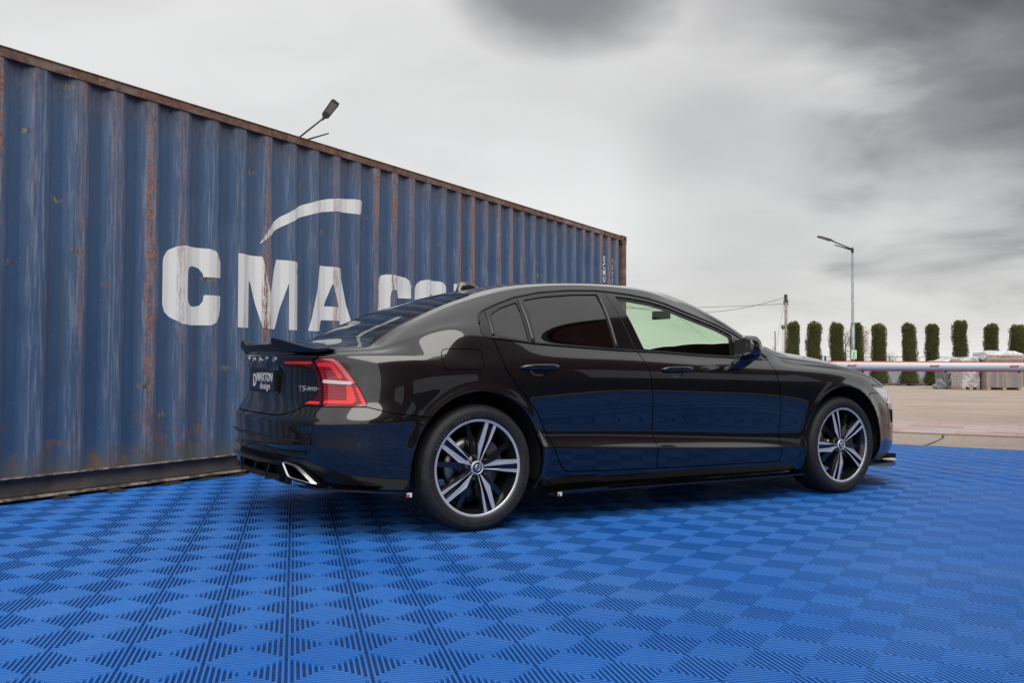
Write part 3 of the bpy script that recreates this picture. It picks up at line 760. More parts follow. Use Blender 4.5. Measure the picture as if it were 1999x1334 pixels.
surf_obj(both(rscreen.offset(-.004)), 'rear_screen', GREAR, car, .006); surf_obj(both(wscreen.offset(-.004)), 'windscreen', GWIN, car, .006)
surf_obj(both(deck), 'boot_deck', PAINT, car, .012); surf_obj(both(hood), 'bonnet', PAINT, car, .012); surf_obj(both(cowl.offset(-.01)), 'scuttle_panel', PLAS, car, 0)
surf_obj(both(trem), 'roof_panel', PAINT, car, .006)
tsh = top.clip(-pxy(rs_p)(top)-.01); tsh = tsh.clip(-pxy(ws_p)(tsh)-.01)
HEADL = M('grey headlining', (.10, .10, .10), .9)
surf_obj(both(tsh.offset(-.02)), 'headlining', HEADL, car, 0)
# ---------------------------------------------------------------- lamps
RED = MN('red lamp lens', rough=.08); RED.b.inputs['Base Color'].default_value = (.16, .004, .012, 1); RED.b.inputs['Coat Weight'].default_value = 1; RED.b.inputs['Coat Roughness'].default_value = .01
w_ = RED.n('ShaderNodeTexWave', wave_type='BANDS', bands_direction='Z'); w_.inputs['Scale'].default_value = 22; RED.l(RED.tc.outputs['Object'], w_.inputs[0])
RED.col(RED.mix(w_.outputs[1], (.20, .004, .012), (.42, .010, .028)))
DRED = M('smoked red lens', (.06, .003, .006), .1, 0, Coat_Weight=1.0, Coat_Roughness=.01)
BRED = M('bright red light guide', (.95, .035, .035), .22, 0, Coat_Weight=1.0, Coat_Roughness=.02)
BRED.node_tree.nodes['Principled BSDF'].inputs['Subsurface Weight'].default_value = 0
PINK = M('pale red reflector', (.72, .13, .15), .25, 0, Coat_Weight=1.0, Coat_Roughness=.03)
CLEAR = M('clear indicator strip', (.74, .62, .63), .12, 0, Coat_Weight=1.0, Coat_Roughness=.02)
for side_ in (1, 0):
    fy = (lambda s: s.mirror()) if side_ else (lambda s: s)
    root = surf_obj(fy(lo.offset(-.003)), 'tail_lamp', RED.m, car, .01)
    if root:
        def sub(nm, poly, m_, d=.0): 
            f = P_(poly)(lo); q = lo.clip(f); 
            if len(q.T): surf_obj(fy(q.offset(d)), nm, m_, root, .003)
        sub('light_guide', [(.660, .880), (.760, .878), (.806, .802), (.782, .794), (.742, .858), (.662, .860)], BRED)
        sub('light_guide', [(.820, .768), (.848, .768), (.884, .690), (.872, .676), (.70, .676), (.70, .690), (.800, .694), (.836, .690)], BRED)
        sub('reflector', [(.700, .901), (.775, .902), (.798, .889), (.872, .776), (.842, .776), (.770, .884)], PINK)
        sub('reflector', [(.880, .765), (.886, .765), (.940, .676), (.918, .676), (.872, .752)], BRED)
        sub('indicator_strip', [(.676, .796), (.850, .786), (.872, .773), (.846, .770), (.680, .777)], CLEAR, .003)
    root2 = surf_obj(fy(li.offset(-.002)), 'boot_lamp', DRED, car, .006)
    q = li.clip(P_([(.36, .886), (.630, .886), (.630, .872), (.37, .874)])(li)); surf_obj(fy(q.offset(.001)), 'light_guide', BRED, root2, .002)
    q = li.clip(P_([(.56, .672), (.68, .672), (.676, .684), (.60, .684)])(li)); surf_obj(fy(q.offset(.001)), 'light_guide', RED.m if False else BRED, root2, .002)
    hl = surf_obj(fy(hd.offset(-.002)), 'headlamp', M('headlamp lens', (.55, .56, .58), .05, 0, Coat_Weight=1.0, Coat_Roughness=.01), car, .01)
    q = hd.clip(P_([(4.74, .75), (4.90, .745), (5.0, .728), (4.90, .722), (4.78, .733)])(hd)); surf_obj(fy(q.offset(.002)), 'lamp_brow', TRIM, hl, .004)
RED = RED.m
# ---------------------------------------------------------------- trims on the body side (camera side first)
def side_pt(au, z, off=0):
    """point on the body side from plan arc length and height"""
    iu = np.interp(au, AU, np.arange(len(AU))); i = int(min(iu, len(AU)-2)); t = iu-i
    c = G[i]*(1-t)+G[i+1]*t; x = np.interp(z, c[:, 2], c[:, 0]); w = np.interp(z, c[:, 2], c[:, 1])
    return np.array([x, w+off, z])
for sg in (-1, 1):
    # waist finisher strip
    mb = MB(); aus = np.linspace(1.668, 3.70, 40)
    zz = np.interp(aus, [1.668, 1.944, 2.518, 2.827, 3.176, 3.435, 3.705], [1.0215, .993, .9635, .9545, .9365, .9275, .9165])
    mb.tube([tuple(side_pt(a, z, .002)*np.array([1, sg, 1])) for a, z in zip(aus, zz)], .0052, 6); mb.obj('waist_strip', M('waist strip', (.02, .02, .022), .25), car)
    # window divider bars
    for a0, z0, a1, z1, r in ((1.944, 1.240, 1.934, .998, .009), (2.526, 1.306, 2.522, .968, .007), (1.695, 1.165, 1.680, 1.03, .007)):
        MB().tube([tuple(side_pt(a0+(a1-a0)*t, z0+(z1-z0)*t, .000)*np.array([1, sg, 1])) for t in np.linspace(0, 1, 10)], r, 8).obj('window_pillar', TRIM, car)
    # shut line in the B pillar
    MB().tube([tuple(side_pt(2.585+(.075)*t, 1.312-.36*t, .0005)*np.array([1, sg, 1])) for t in np.linspace(0, 1, 10)], .0022, 5).obj('pillar_seal', RUB, car)
    # upper edge moulding following the window top
    MB().tube([tuple(side_pt(a, z, .001)*np.array([1, sg, 1])) for a, z in trim_poly[3:20]], .006, 6).obj('window_moulding_edge', PLAS, car)
# handles
for sg in (-1, 1):
    for a_, z_ in ((1.932, .856), (2.920, .846)):
        h = MB(); n = 22; m_ = 14; vs = []
        for i in range(n+1):
            t = i/n; a = a_-.128+.256*t; prof = (1-abs(2*t-1)**3.4)**.5; base = side_pt(a, z_+.004*t, 0)
            for k in range(m_):
                an = 2*math.pi*k/m_; vs.append((base[0], (base[1]+.026*prof**.8+.010*math.cos(an)*prof+.0)*sg, base[2]+.0155*math.sin(an)*prof+.005))
        h.add(vs, [(i*m_+k, i*m_+(k+1) % m_, (i+1)*m_+(k+1) % m_, (i+1)*m_+k) for i in range(n) for k in range(m_)], 0, True)
        ho = h.obj('door_handle', PAINT, car)
        b = side_pt(a_, z_, 0)
        c = MB(); prof = [(0.0, -.018), (.022, -.012), (.032, -.004), (.040, .0012)]
        vs = []; nn_ = 26
        for r, d in prof:
            for k in range(nn_):
                an = 2*math.pi*k/nn_; aa = a_-.008+r*1.35*math.cos(an); zz_ = z_-.012+r*.72*math.sin(an); q = side_pt(aa, zz_, d+.0015); vs.append((q[0], q[1]*sg, q[2]))
        c.add(vs, [(j*nn_+k, j*nn_+(k+1) % nn_, (j+1)*nn_+(k+1) % nn_, (j+1)*nn_+k) for j in range(len(prof)-1) for k in range(nn_)]+[tuple(range(nn_))], 0, True)
        c.obj('handle_cup', TRIM, ho)
# shark fin aerial
fin = MB(); vs = []; n = 12
for i in range(n+1):
    t = i/n; x = .335+.165*t; hh = .060*(min(1, t/.18)**.6)*max(0, 1-max(0, (t-.18)/.82)**1.7)**.9+.001; wd = .026*(1-.5*abs(2*t-1)**2); z0 = float(ZC(x))-.006
    for k in range(9):
        an = math.pi*k/8; vs.append((x, wd*math.cos(an)*(1-.45*math.sin(an)), z0+hh*abs(math.sin(an))**.7))
fin.add(vs, [(i*9+k, i*9+k+1, (i+1)*9+k+1, (i+1)*9+k) for i in range(n) for k in range(8)]+[tuple(range(9)), tuple(range(n*9, n*9+9))], 0, True)
fin.obj('roof_aerial', PAINT, car, auto=50)
# door mirrors
def mirror(sg):
    cs_ = []   # sections along y from inboard to outboard: (y, x_centre, z_centre, half x, half z)
    secs = [(.905, 1.905, .965, .030, .030), (.925, 1.90, .975, .060, .062), (.955, 1.888, .985, .078, .075), (1.00, 1.868, .990, .082, .074), (1.05, 1.850, .990, .080, .068), (1.085, 1.835, .988, .066, .054), (1.10, 1.828, .986, .035, .030)]
    vs = []; m_ = 24
    for y, xc_, zc_, hx, hz in secs:
        for k in range(m_):
            an = 2*math.pi*k/m_; c, s_ = math.cos(an), math.sin(an)
            e = 2/3.2; px__ = math.copysign(abs(c)**e, c); pz = math.copysign(abs(s_)**e, s_)
            if c < 0: px__ *= .62         # flat glass side to the rear
            top_r = 1-.28*max(0, pz)*max(0, px__)
            vs.append((xc_+hx*px__*top_r, y*sg, zc_+hz*pz))
    b = MB(); n = len(secs)
    b.add(vs, [(i*m_+k, i*m_+(k+1) % m_, (i+1)*m_+(k+1) % m_, (i+1)*m_+k) for i in range(n-1) for k in range(m_)]+[tuple(range(m_)), tuple(range((n-1)*m_, n*m_))], 0, True)
    o = b.obj('door_mirror', PAINT, car, auto=40)
    # lower black half with the indicator slot
    vs = []
    low = [(.90, 1.900, .938, .050, .026), (.95, 1.884, .933, .074, .030), (1.01, 1.862, .934, .076, .030), (1.06, 1.846, .940, .068, .024), (1.09, 1.835, .950, .045, .014)]
    for y, xc_, zc_, hx, hz in low:
        for k in range(12):
            an = 2*math.pi*k/12; vs.append((xc_+hx*math.cos(an), y*sg, zc_+hz*math.sin(an)))
    b = MB().add(vs, [(i*12+k, i*12+(k+1) % 12, (i+1)*12+(k+1) % 12, (i+1)*12+k) for i in range(4) for k in range(12)]+[tuple(range(12)), tuple(range(48, 60))], 0, True)
    b.obj('mirror_base', TRIM, o, auto=40)
    MB().add([(1.960, .93*sg, .93), (1.965, 1.0*sg, .93), (1.835, .93*sg, .93), (1.82, 1.0*sg, .93), (1.90, .88*sg, .855), (1.915, .92*sg, .860), (1.80, .865*sg, .850), (1.79, .91*sg, .855)],
             [(0, 1, 3, 2), (4, 5, 7, 6), (0, 4, 5, 1), (2, 3, 7, 6), (0, 2, 6, 4), (1, 5, 7, 3)]).obj('mirror_stalk', TRIM, o)
    MB().tube([(1.815, 1.060*sg, .955), (1.85, 1.078*sg, .953), (1.895, 1.066*sg, .953), (1.925, 1.035*sg, .953)], .0055, 8).obj('indicator', CLEAR, o)
    MB().box(1.806, 1.812, min(.94*sg, 1.07*sg), max(.94*sg, 1.07*sg), .935, 1.035).obj('mirror_glass', M('mirror glass', (.7, .7, .7), .02, 1), o)
mirror(-1); mirror(1)
# side skirts and splitters
for sg in (-1, 1):
    def blade(pts, wd, th, nm, m_=TRIM):
        b = MB(); vs = []
        for x, w, z in pts: vs += [(x, w*sg, z), (x, (w-wd)*sg, z), (x, (w-wd)*sg, z-th), (x, w*sg, z-th*.75)]
        n = len(pts); fs = [(i*4+k, i*4+(k+1) % 4, (i+1)*4+(k+1) % 4, (i+1)*4+k) for i in range(n-1) for k in range(4)]+[(0, 1, 2, 3), tuple(range(4*n-4, 4*n))]
        return b.add(vs, fs).obj(nm, m_, car)
    blade([(.50, .905, .178), (.60, .925, .182), (.83, .925, .184)], .08, .016, 'skirt_flap')
    blade([(.45, .895, .168), (.9, .905, .168), (1.6, .908, .163), (2.2, .905, .160), (2.49, .895, .158)], .10, .012, 'side_skirt')
    blade([(-.86, .60, .262), (-.80, .70, .258), (-.70, .80, .254), (-.58, .872, .248), (-.46, .905, .240), (-.385, .915, .236)], .08, .014, 'rear_side_splitter')
    for x, w, z in ((-.402, .9165, .231), (.508, .912, .172)):
        b = MB().box(x-.014, x+.014, min(w*sg, (w+.0015)*sg), max(w*sg, (w+.0015)*sg), z-.020, z+.002).obj('brand_tag', WHITEM, car)
        MB().box(x-.013, x-.001, min((w+.0015)*sg, (w+.0025)*sg), max((w+.0015)*sg, (w+.0025)*sg), z-.019, z-.006).obj('tag_emblem', REDM, b)
# front splitter
fs_pts = []
b = MB(); vs = []
for t in np.linspace(0, 1, 25):
    an = math.pi*(t-.5); c, s_ = math.cos(an), math.sin(an); ex = 2/2.9
    x = 2.95+(3.90-2.95)*abs(c)**ex; w = .915*math.copysign(abs(s_)**ex, s_)
    if x < 3.34: continue
    vs += [(x, w, .178), (x-.12, w*.86, .178), (x-.12, w*.86, .150), (x-.01, w, .150)]
n = len(vs)//4; b.add(vs, [(i*4+k, i*4+(k+1) % 4, (i+1)*4+(k+1) % 4, (i+1)*4+k) for i in range(n-1) for k in range(4)]+[(0, 1, 2, 3), tuple(range(4*n-4, 4*n))]).obj('front_splitter', TRIM, car)
# boot spoiler
b = MB(); vs = []; ys = np.linspace(-.66, .66, 49)
for y in ys:
    a = abs(y); xe = float(np.interp(a, [0, .3, .5, .6, .66], [-.893, -.880, -.850, -.822, -.79])); zb_ = .953-.012*a
    hgt = float(np.interp(a, [0, .20, .262, .278, .40, .55, .66], [.026, .028, .034, .064, .048, .022, .003])); back = float(np.interp(a, [0, .2, .262, .278, .42, .6, .66], [.022, .022, .026, .038, .028, .012, .002]))
    vs += [(xe+.006, y, zb_-.012), (xe-back, y, zb_+hgt), (xe-back+.012, y, zb_+hgt+.003), (xe+.05, y, zb_+.008+hgt*.22), (xe+.10, y, zb_+.004)]
n = len(ys); b.add(vs, [(i*5+k, i*5+k+1, (i+1)*5+k+1, (i+1)*5+k) for i in range(n-1) for k in range(4)]+[tuple(range(5)), tuple(range(5*n-5, 5*n))], 0, True)
b.obj('boot_spoiler', M('satin black lip', (.008, .008, .009), .34), car, auto=35)
# exhaust trims
for sg in (-1, 1):
    def ex_ring(poly0, poly1, nm, m_):
        n = len(poly0); vs = poly0+poly1; return MB().add(vs, [(i, (i+1) % n, n+(i+1) % n, n+i) for i in range(n)]).obj(nm, m_, car)
    base = [(.415, .374), (.560, .358), (.695, .270), (.485, .292)]      # (w, z) outline
    def Q(w, z, off):
        t = min(w/.905, .999); x = XR-(XR-(-.895))*(1-t**2.8)**(1/2.8); return (x-off, w*sg, z)
    def shrink(pl, k): cx_ = sum(p[0] for p in pl)/4; cz_ = sum(p[1] for p in pl)/4; return [(cx_+(p[0]-cx_)*k, cz_+(p[1]-cz_)*k) for p in pl]
    def round4(pl):
        o_ = []
        for i in range(4):
            p = np.array(pl[i]); a = np.array(pl[i-1]); c = np.array(pl[(i+1) % 4]); r = .16
            for t in (0, .5, 1): q = (p+(a-p)*r)*(1-t)**2+p*2*t*(1-t)+(p+(c-p)*r)*t*t; o_.append(tuple(q))
        return o_
    A_ = round4(base); B_ = round4(shrink(base, .89)); D_ = round4(shrink(base, .80))
    ex_ring([Q(*p, .012) for p in A_], [Q(*p, .030) for p in B_], 'exhaust_trim', CHROME)
    ex_ring([Q(*p, .030) for p in B_], [Q(*p, .024) for p in D_], 'exhaust_rim', CHROME)
    ex_ring([Q(*p, .024) for p in D_], [Q(p[0]*.97, p[1], -.09) for p in D_], 'exhaust_pipe', M('sooty steel', (.03, .03, .03), .4, 1))
    ex_ring([Q(*p, -.01) for p in A_], [Q(*p, .012) for p in A_], 'exhaust_surround', TRIM)
    MB().add([Q(p[0]*.97, p[1], -.085) for p in D_], [tuple(range(len(D_)))]).obj('exhaust_core', INNER, car)
MB().box(-.87, -.85, -.44, .44, .25, .44).obj('diffuser_back', INNER, car)
# diffuser fins and shelves
for y in (-.24, 0, .24):
    x0 = -.905
    MB().add([(x0, y-.007, .34), (x0, y+.007, .34), (x0-.025, y-.006, .262), (x0-.025, y+.006, .262), (-.70, y-.007, .40), (-.70, y+.007, .40), (-.66, y-.006, .235), (-.66, y+.006, .235)],
             [(0, 1, 3, 2), (4, 6, 7, 5), (0, 4, 5, 1), (2, 3, 7, 6), (0, 2, 6, 4), (1, 5, 7, 3)]).obj('diffuser_fin', TRIM, car)
def cross_blade(z, x0, hw, th, nm, m_, k=.2):
    vs = []; ys = np.linspace(-hw, hw, 31)
    for y in ys: x = x0+k*y*y; vs += [(x, y, z), (x+.05, y, z+.004), (x+.05, y, z-th), (x, y, z-th)]
    n = len(ys); return MB().add(vs, [(i*4+q, i*4+(q+1) % 4, (i+1)*4+(q+1) % 4, (i+1)*4+q) for i in range(n-1) for q in range(4)]+[(0, 1, 2, 3), tuple(range(4*n-4, 4*n))]).obj(nm, m_, car)
cross_blade(.425, -.950, .62, .014, 'bumper_lip', TRIM); cross_blade(.372, -.960, .42, .02, 'diffuser_blade', TRIM); cross_blade(.300, -.935, .40, .03, 'diffuser_blade', TRIM)
cross_blade(.488, -.952, .60, .004, 'bumper_groove', RUB)
# number plate, its recess and badges
def text(name, s, size, m_, parent, M_, ext=.0006, bold=0.0, sx=1.0, space=1.0):
    cu = bpy.data.curves.new(name+'_curve', 'FONT'); cu.body = s; cu.size = size; cu.extrude = ext; cu.offset = bold; cu.align_x = 'CENTER'; cu.align_y = 'CENTER'; cu.resolution_u = 3; cu.space_character = space
    tmp = bpy.data.objects.new('tmp', cu); C.objects.link(tmp); dg = bpy.context.evaluated_depsgraph_get(); me = bpy.data.meshes.new_from_object(tmp.evaluated_get(dg)); bpy.data.objects.remove(tmp); bpy.data.curves.remove(cu)
    me.transform(M_@Matrix.Diagonal((sx, 1, 1, 1))); me.materials.clear(); me.materials.append(m_); me.name = name
    return link(name, me, None, parent)
RX = Matrix(((0, 0, -1, 0), (-1, 0, 0, 0), (0, 1, 0, 0), (0, 0, 0, 1)))     # text plane facing the rear: right = -Y, up = Z
MB().box(-.871, -.85, -.27, .27, .715, .862).obj('plate_recess', TRIM, car)
pl_ = MB().box(-.884, -.872, -.245, .245, .722, .838).obj('number_plate', PLAS, car)
MB().box(-.887, -.884, -.238, .238, .729, .831).obj('plate_face', M('plate navy', (.012, .014, .028), .3, 0, Coat_Weight=.5), pl_)
text('plate_text', 'MAXTON', .066, WHITEM, pl_, Matrix.Translation((-.8875, -.065, .797))@RX, .0006, .0012, 1.05)
text('plate_text', 'design', .052, WHITEM, pl_, Matrix.Translation((-.8875, -.075, .750))@RX, .0006, .0004, 1.15, 1.25)
text('plate_emblem', 'D', .098, WHITEM, pl_, Matrix.Translation((-.8875, .125, .778))@RX, .0006, .002, .95)
MB().box(-.8882, -.887, .155, .162, .742, .812).obj('plate_stripe', REDM, pl_)
def rear_x(y, z):
    iz = int(np.abs(G[20, :, 2]-z).argmin()); return float(np.interp(abs(y), G[:70, iz, 1], G[:70, iz, 0]))
for i, ch in enumerate('VOLVO'):
    y = .25-.125*i; an = math.atan((rear_x(y-.01, .895)-rear_x(y+.01, .895))/.02)
    text('badge_letter', ch, .038, CHROME, car, Matrix.Translation((rear_x(y, .895)-.006, y, .895))@Matrix.Rotation(an, 4, 'Z')@RX, .003, .0008, 1.25)
for s_, y, hz_, sx_ in (('T', -.50, .040, 1.2), ('5', -.530, .040, 1.2), ('A', -.568, .026, 1.2), ('W', -.593, .026, 1.2), ('D', -.618, .026, 1.2)):
    an = math.atan((rear_x(y-.01, .745)-rear_x(y+.01, .745))/.02)
    text('badge_letter', s_, hz_, CHROME, car, Matrix.Translation((rear_x(y, .745)-.005, y, .745))@Matrix.Rotation(an, 4, 'Z')@RX, .002, .0012, sx_)
# ---------------------------------------------------------------- wheels
ALU = MN('machined alloy', rough=.38, metal=.55); ALU.b.inputs['Base Color'].default_value = (.74, .74, .78, 1); ALU = ALU.m
WBLK = M('gloss black wheel', (.010, .010, .012), .18, 0, Coat_Weight=.8, Coat_Roughness=.05)
TY = MN('tyre rubber', rough=.62); TY.col(TY.mix(TY.rng(TY.noise(30, 4), .35, .7), (.012, .012, .013), (.024, .023, .023))); TYRE = TY.m
DISC = M('brake disc', (.32, .31, .30), .32, 1); CAL = M('caliper', (.14, .14, .15), .4, .6); NUT = M('dark nut', (.05, .05, .055), .3, .8)
RO = .2575
def build_wheel():
    W = empty('wheel', parent=car)       # face towards -Y, built around origin, y=0 is the outer face of the rim
    # tyre section (r, y)
    prof = [(.2545, .004), (.258, -.004), (.266, -.0105), (.285, -.0150), (.305, -.0130), (.320, -.0050), (.329, .007), (.3335, .022), (.335, .045)]
    grooves = [.060, .066, .100, .106, .140, .146, .180, .186]
    for i, g_ in enumerate(grooves[::2]):
        prof += [(.3355, g_), (.327, g_+.001), (.327, g_+.007), (.3355, g_+.008)]
    prof += [(.3335, .214), (.327, .232), (.305, .244), (.27, .242), (.245, .225)]
    t = MB().lathe(prof, 96, smooth=True).obj('tyre', TYRE, W, auto=35)
    # shoulder sipes: small blocks round the tread edge
    sb = MB()
    for k in range(90):
        a = 2*math.pi*k/90; M_ = Matrix.Rotation(-a, 4, 'Y')
        sb.box(-.0078, .0078, .030, .056, .3250, .3372, 0, M_); sb.box(-.0076, .0076, .0135, .030, .3230, .3330, 0, M_)
        sb.box(-.0095, .0095, .070, .097, .3300, .3370, 0, Matrix.Rotation(-a-.02, 4, 'Y')); sb.box(-.0095, .0095, .110, .137, .3300, .3370, 0, M_)
    tag(sb.obj('tread_blocks', TYRE, t), kind='stuff')
    rb = MB()
    rb.lathe([(.300, -.0146), (.302, -.0155), (.304, -.0140)], 64)
    for s0, s1 in ((.25, 1.25), (3.3, 4.4)):
        n = 13
        for k in range(n):
            if k in (5, 6): continue
            a = s0+(s1-s0)*k/n; rb.box(-.0055, .0055, -.0168, -.014, .270, .286, 0, Matrix.Rotation(-a, 4, 'Y'))
    rb.obj('sidewall_lettering', M('raised sidewall rubber', (.045, .044, .043), .5), t)
    rim = MB()
    rim.lathe([(.2600, .0), (.2600, -.003), (.2570, -.0045), (.2455, -.003), (.2440, .000)], 96, mi=0)       # machined outer ring
    rim.lathe([(.2600, .0), (.2570, .02), (.235, .03)], 96, mi=1)
    rim.lathe([(.2440, .0), (.2400, .012), (.226, .03), (.222, .09), (.214, .12), (.214, .20), (.240, .22)], 96, mi=1)
    sp1 = [(.115, .030), (.13, .036), (.27, .086), (.44, .162), (.70, .152), (.960, .148), (.960, .066), (.55, .050), (.115, .020)]
    sp2 = [(.115, -.012), (.55, -.034), (.960, -.056), (.960, -.132), (.60, -.084), (.40, -.050), (.115, -.027)]
    for k in range(5):
        R_ = Matrix.Rotation(-2*math.pi*k/5, 4, 'Y')
        def face_y(r): return -.0015+.016*max(0, (.45-r)/.45)**1.0 if r < .45 else -.0015
        for sp in (sp1, sp2):
            n = len(sp); vs = []
            for a, c in sp: vs.append((a*RO, face_y(a), c*RO))
            for a, c in sp: vs.append((a*RO, face_y(a)+.034, c*RO*.96+(.004 if c < 0 else -.004)))
            vs = [tuple(R_@Vector(v)) for v in vs]
            rim.add(vs, [tuple(range(n))], 0); b0 = len(rim.v)-2*n
            for i in range(n): j = (i+1) % n; rim.f.append((b0+i, b0+n+i, b0+n+j, b0+j)); rim.m.append(1); rim.sm.append(False)
        # black web joining the pair, set back
        web = [(.10, .08), (.45, .16), (.955, .15), (.955, -.135), (.45, -.10), (.10, -.08)]; n = 6
        vs = [(a*RO, .018+.006*(1-a), c*RO) for a, c in web]+[(a*RO, .050, c*RO) for a, c in web]; vs = [tuple(R_@Vector(v)) for v in vs]
        b0 = len(rim.v); rim.add(vs, [tuple(range(6))], 1)
        for i in range(6): j = (i+1) % 6; rim.f.append((b0+i, b0+6+i, b0+6+j, b0+j)); rim.m.append(1); rim.sm.append(False)
        # recessed dark leg between pairs
        a = math.radians(30)
        R2 = Matrix.Rotation(-2*math.pi*k/5-a, 4, 'Y')
        leg = [(.20, .055), (.960, .050), (.960, -.050), (.20, -.10)]; vs = [(p*RO, .020+.022*p, q*RO) for p, q in leg]+[(p*RO, .060, q*RO) for p, q in leg]; vs = [tuple(R2@Vector(v)) for v in vs]
        b0 = len(rim.v); rim.add(vs, [(0, 1, 2, 3)], 1)
        for i in range(4): j = (i+1) % 4; rim.f.append((b0+i, b0+4+i, b0+4+j, b0+j)); rim.m.append(1); rim.sm.append(False)
    rim.lathe([(0, .012), (.030, .012), (.036, .013), (.068, .018), (.072, .03), (.072, .06)], 40, mi=1)
    rim.lathe([(.0285, .008), (.031, .004), (.036, .005), (.037, .013)], 40, mi=0)
    ro = rim.obj('rim', [ALU, WBLK], W)
    cap = MB().lathe([(0, .0035), (.022, .004), (.0285, .006), (.0285, .012)], 32).obj('hub_cap', M('navy hub cap', (.012, .02, .07), .15, 0, Coat_Weight=1.0), W)
    MB().lathe([(.0125, .0032), (.013, .0015), (.017, .0015), (.0175, .0035)], 28).obj('cap_ring', CHROME, cap)
    MB().bar((-.013, .0015, .004), (.013, .0015, -.004), .003, .007, up=(0, 0, 1)).bar((.012, .002, .012), (.021, .002, .021), .003, .003).obj('cap_emblem', CHROME, cap)
    nut = MB().lathe([(0, -.001), (.006, -.0005), (.010, .004), (.0115, .016)], 6).mesh('lug_nut'); nut.materials.append(NUT)
    for k in range(5):
        a = math.radians(36+72*k); link('lug_nut', nut, None, W, (.0635*math.cos(a), .004, .0635*math.sin(a)))
    MB().lathe([(.075, .075), (.165, .075), (.166, .098), (.075, .098)], 64, closed=True).lathe([(0, .055), (.07, .06), (.076, .075)], 40).obj('brake_disc', DISC, W)
    cl = MB()
    pol = [(.175*math.cos(t), .175*math.sin(t)) for t in np.linspace(-.1, .85, 9)]+[(.105*math.cos(t), .105*math.sin(t)) for t in np.linspace(.85, -.1, 9)]
    cl.prism(pol, .052, .120, 'xz').obj('brake_caliper', CAL, W)
    return W
w0 = build_wheel()
def setw(o, x, sg, spin, steer=0):
    o.location = (x, -.897*1 if sg < 0 else .897, .3325); o.scale = (.99, .99, .99)
    o.rotation_euler = (0, 0, (0 if sg < 0 else math.pi)+steer)
    for ch in o.children:
        if ch.name.split('.')[0] != 'brake_caliper': ch.rotation_euler = (0, spin, 0) if ch.name.split('.')[0] != 'lug_nut' else ch.rotation_euler
        if ch.name.split('.')[0] == 'lug_nut' and spin:
            x_, z_ = ch.location.x, ch.location.z; c, s_ = math.cos(-spin), math.sin(-spin); ch.location = (x_*c-z_*s_, ch.location.y, x_*s_+z_*c)
w1 = copy_tree(w0, car); w2 = copy_tree(w0, car); w3 = copy_tree(w0, car)
setw(w0, 0, -1, math.radians(1)); setw(w1, 2.872, -1, math.radians(-36)); setw(w2, 0, 1, .5); setw(w3, 2.872, 1, .9)
# wheel-arch liners, floor pan
for x in (0, 2.872):
    for sg in (-1, 1):
        vs = []; n = 40
        for i in range(n+1):
            a = -.25+(math.pi+.5)*i/n; r = .402
            for y in (.885, .60): vs.append((x+r*math.cos(a), y*sg, .342+r*math.sin(a)))
        l_ = MB().add(vs, [(i*2, i*2+1, i*2+3, i*2+2) for i in range(n)], 0, True)
        l_.add([(x, .60*sg, .342)]+[(x+.402*math.cos(-.25+(math.pi+.5)*i/n), .60*sg, .342+.402*math.sin(-.25+(math.pi+.5)*i/n)) for i in range(n+1)], [(0, i+1, i+2) for i in range(n)])
        l_.obj('arch_liner', INNER, car, fix=False)
MB().box(.40, 3.66, -.60, .60, .165, .24).box(-.78, .40, -.60, .60, .245, .29).box(.40, 2.47, -.80, .80, .170, .225).box(3.3, 3.7, -.72, .72, .19, .22).obj('floor_pan', INNER, car)
MB().box(.42, .50, -.84, .84, .2, .95).obj('rear_bulkhead', INNER, car)
# interior
UPH = M('dark upholstery', (.035, .033, .032), .6)
def seat(x, y, w, hr=True, back=.62):
    s = MB()
    def slab(pts, hw, r):
        vs = []; m_ = 12
        for px__, pz, th in pts:
            for k in range(m_):
                an = 2*math.pi*k/m_; c, q = math.cos(an), math.sin(an); vs.append((px__+th*math.copysign(abs(q)**.6, q), y+hw*math.copysign(abs(c)**.5, c), pz))
        n = len(pts); s.add(vs, [(i*m_+k, i*m_+(k+1) % m_, (i+1)*m_+(k+1) % m_, (i+1)*m_+k) for i in range(n-1) for k in range(m_)]+[tuple(range(m_)), tuple(range((n-1)*m_, n*m_))], 0, True)
    slab([(x+.02, .42, .05), (x-.04, .60, .065), (x-.12, .85, .06), (x-.17, 1.00, .045), (x-.18, 1.03, .02)], w, 0)
    s.box(x, x+.46, y-w, y+w, .36, .48)
    o = s.obj('seat', UPH, car)
    if hr:
        h = MB(); vs = []
        for z, th, hw in ((1.035, .02, .09), (1.06, .045, .125), (1.12, .050, .135), (1.17, .045, .12), (1.19, .02, .09)):
            for k in range(12): an = 2*math.pi*k/12; vs.append((x-.185+th*math.sin(an), y+hw*math.cos(an), z))
        h.add(vs, [(i*12+k, i*12+(k+1) % 12, (i+1)*12+(k+1) % 12, (i+1)*12+k) for i in range(4) for k in range(12)]+[tuple(range(12)), tuple(range(48, 60))], 0, True).obj('head_restraint', UPH, o)
seat(1.05, -.37, .25); seat(1.05, .37, .25); seat(.18, -.40, .22); seat(.18, .40, .22)
MB().add([(1.95, -.72, .60), (1.95, .72, .60), (1.93, -.72, .90), (1.93, .72, .90), (2.4, -.72, .94), (2.4, .72, .94), (2.4, -.72, .6), (2.4, .72, .6)], [(0, 1, 3, 2), (2, 3, 5, 4), (4, 5, 7, 6), (0, 2, 4, 6), (1, 3, 5, 7)]).obj('dashboard', UPH, car)
sw = MB(); pts = [(1.72+.06*math.sin(t)*0-.07*math.sin(t), -.0+.37+.18*math.cos(t), .86+.165*math.sin(t)) for t in np.linspace(0, 2*math.pi, 33)]
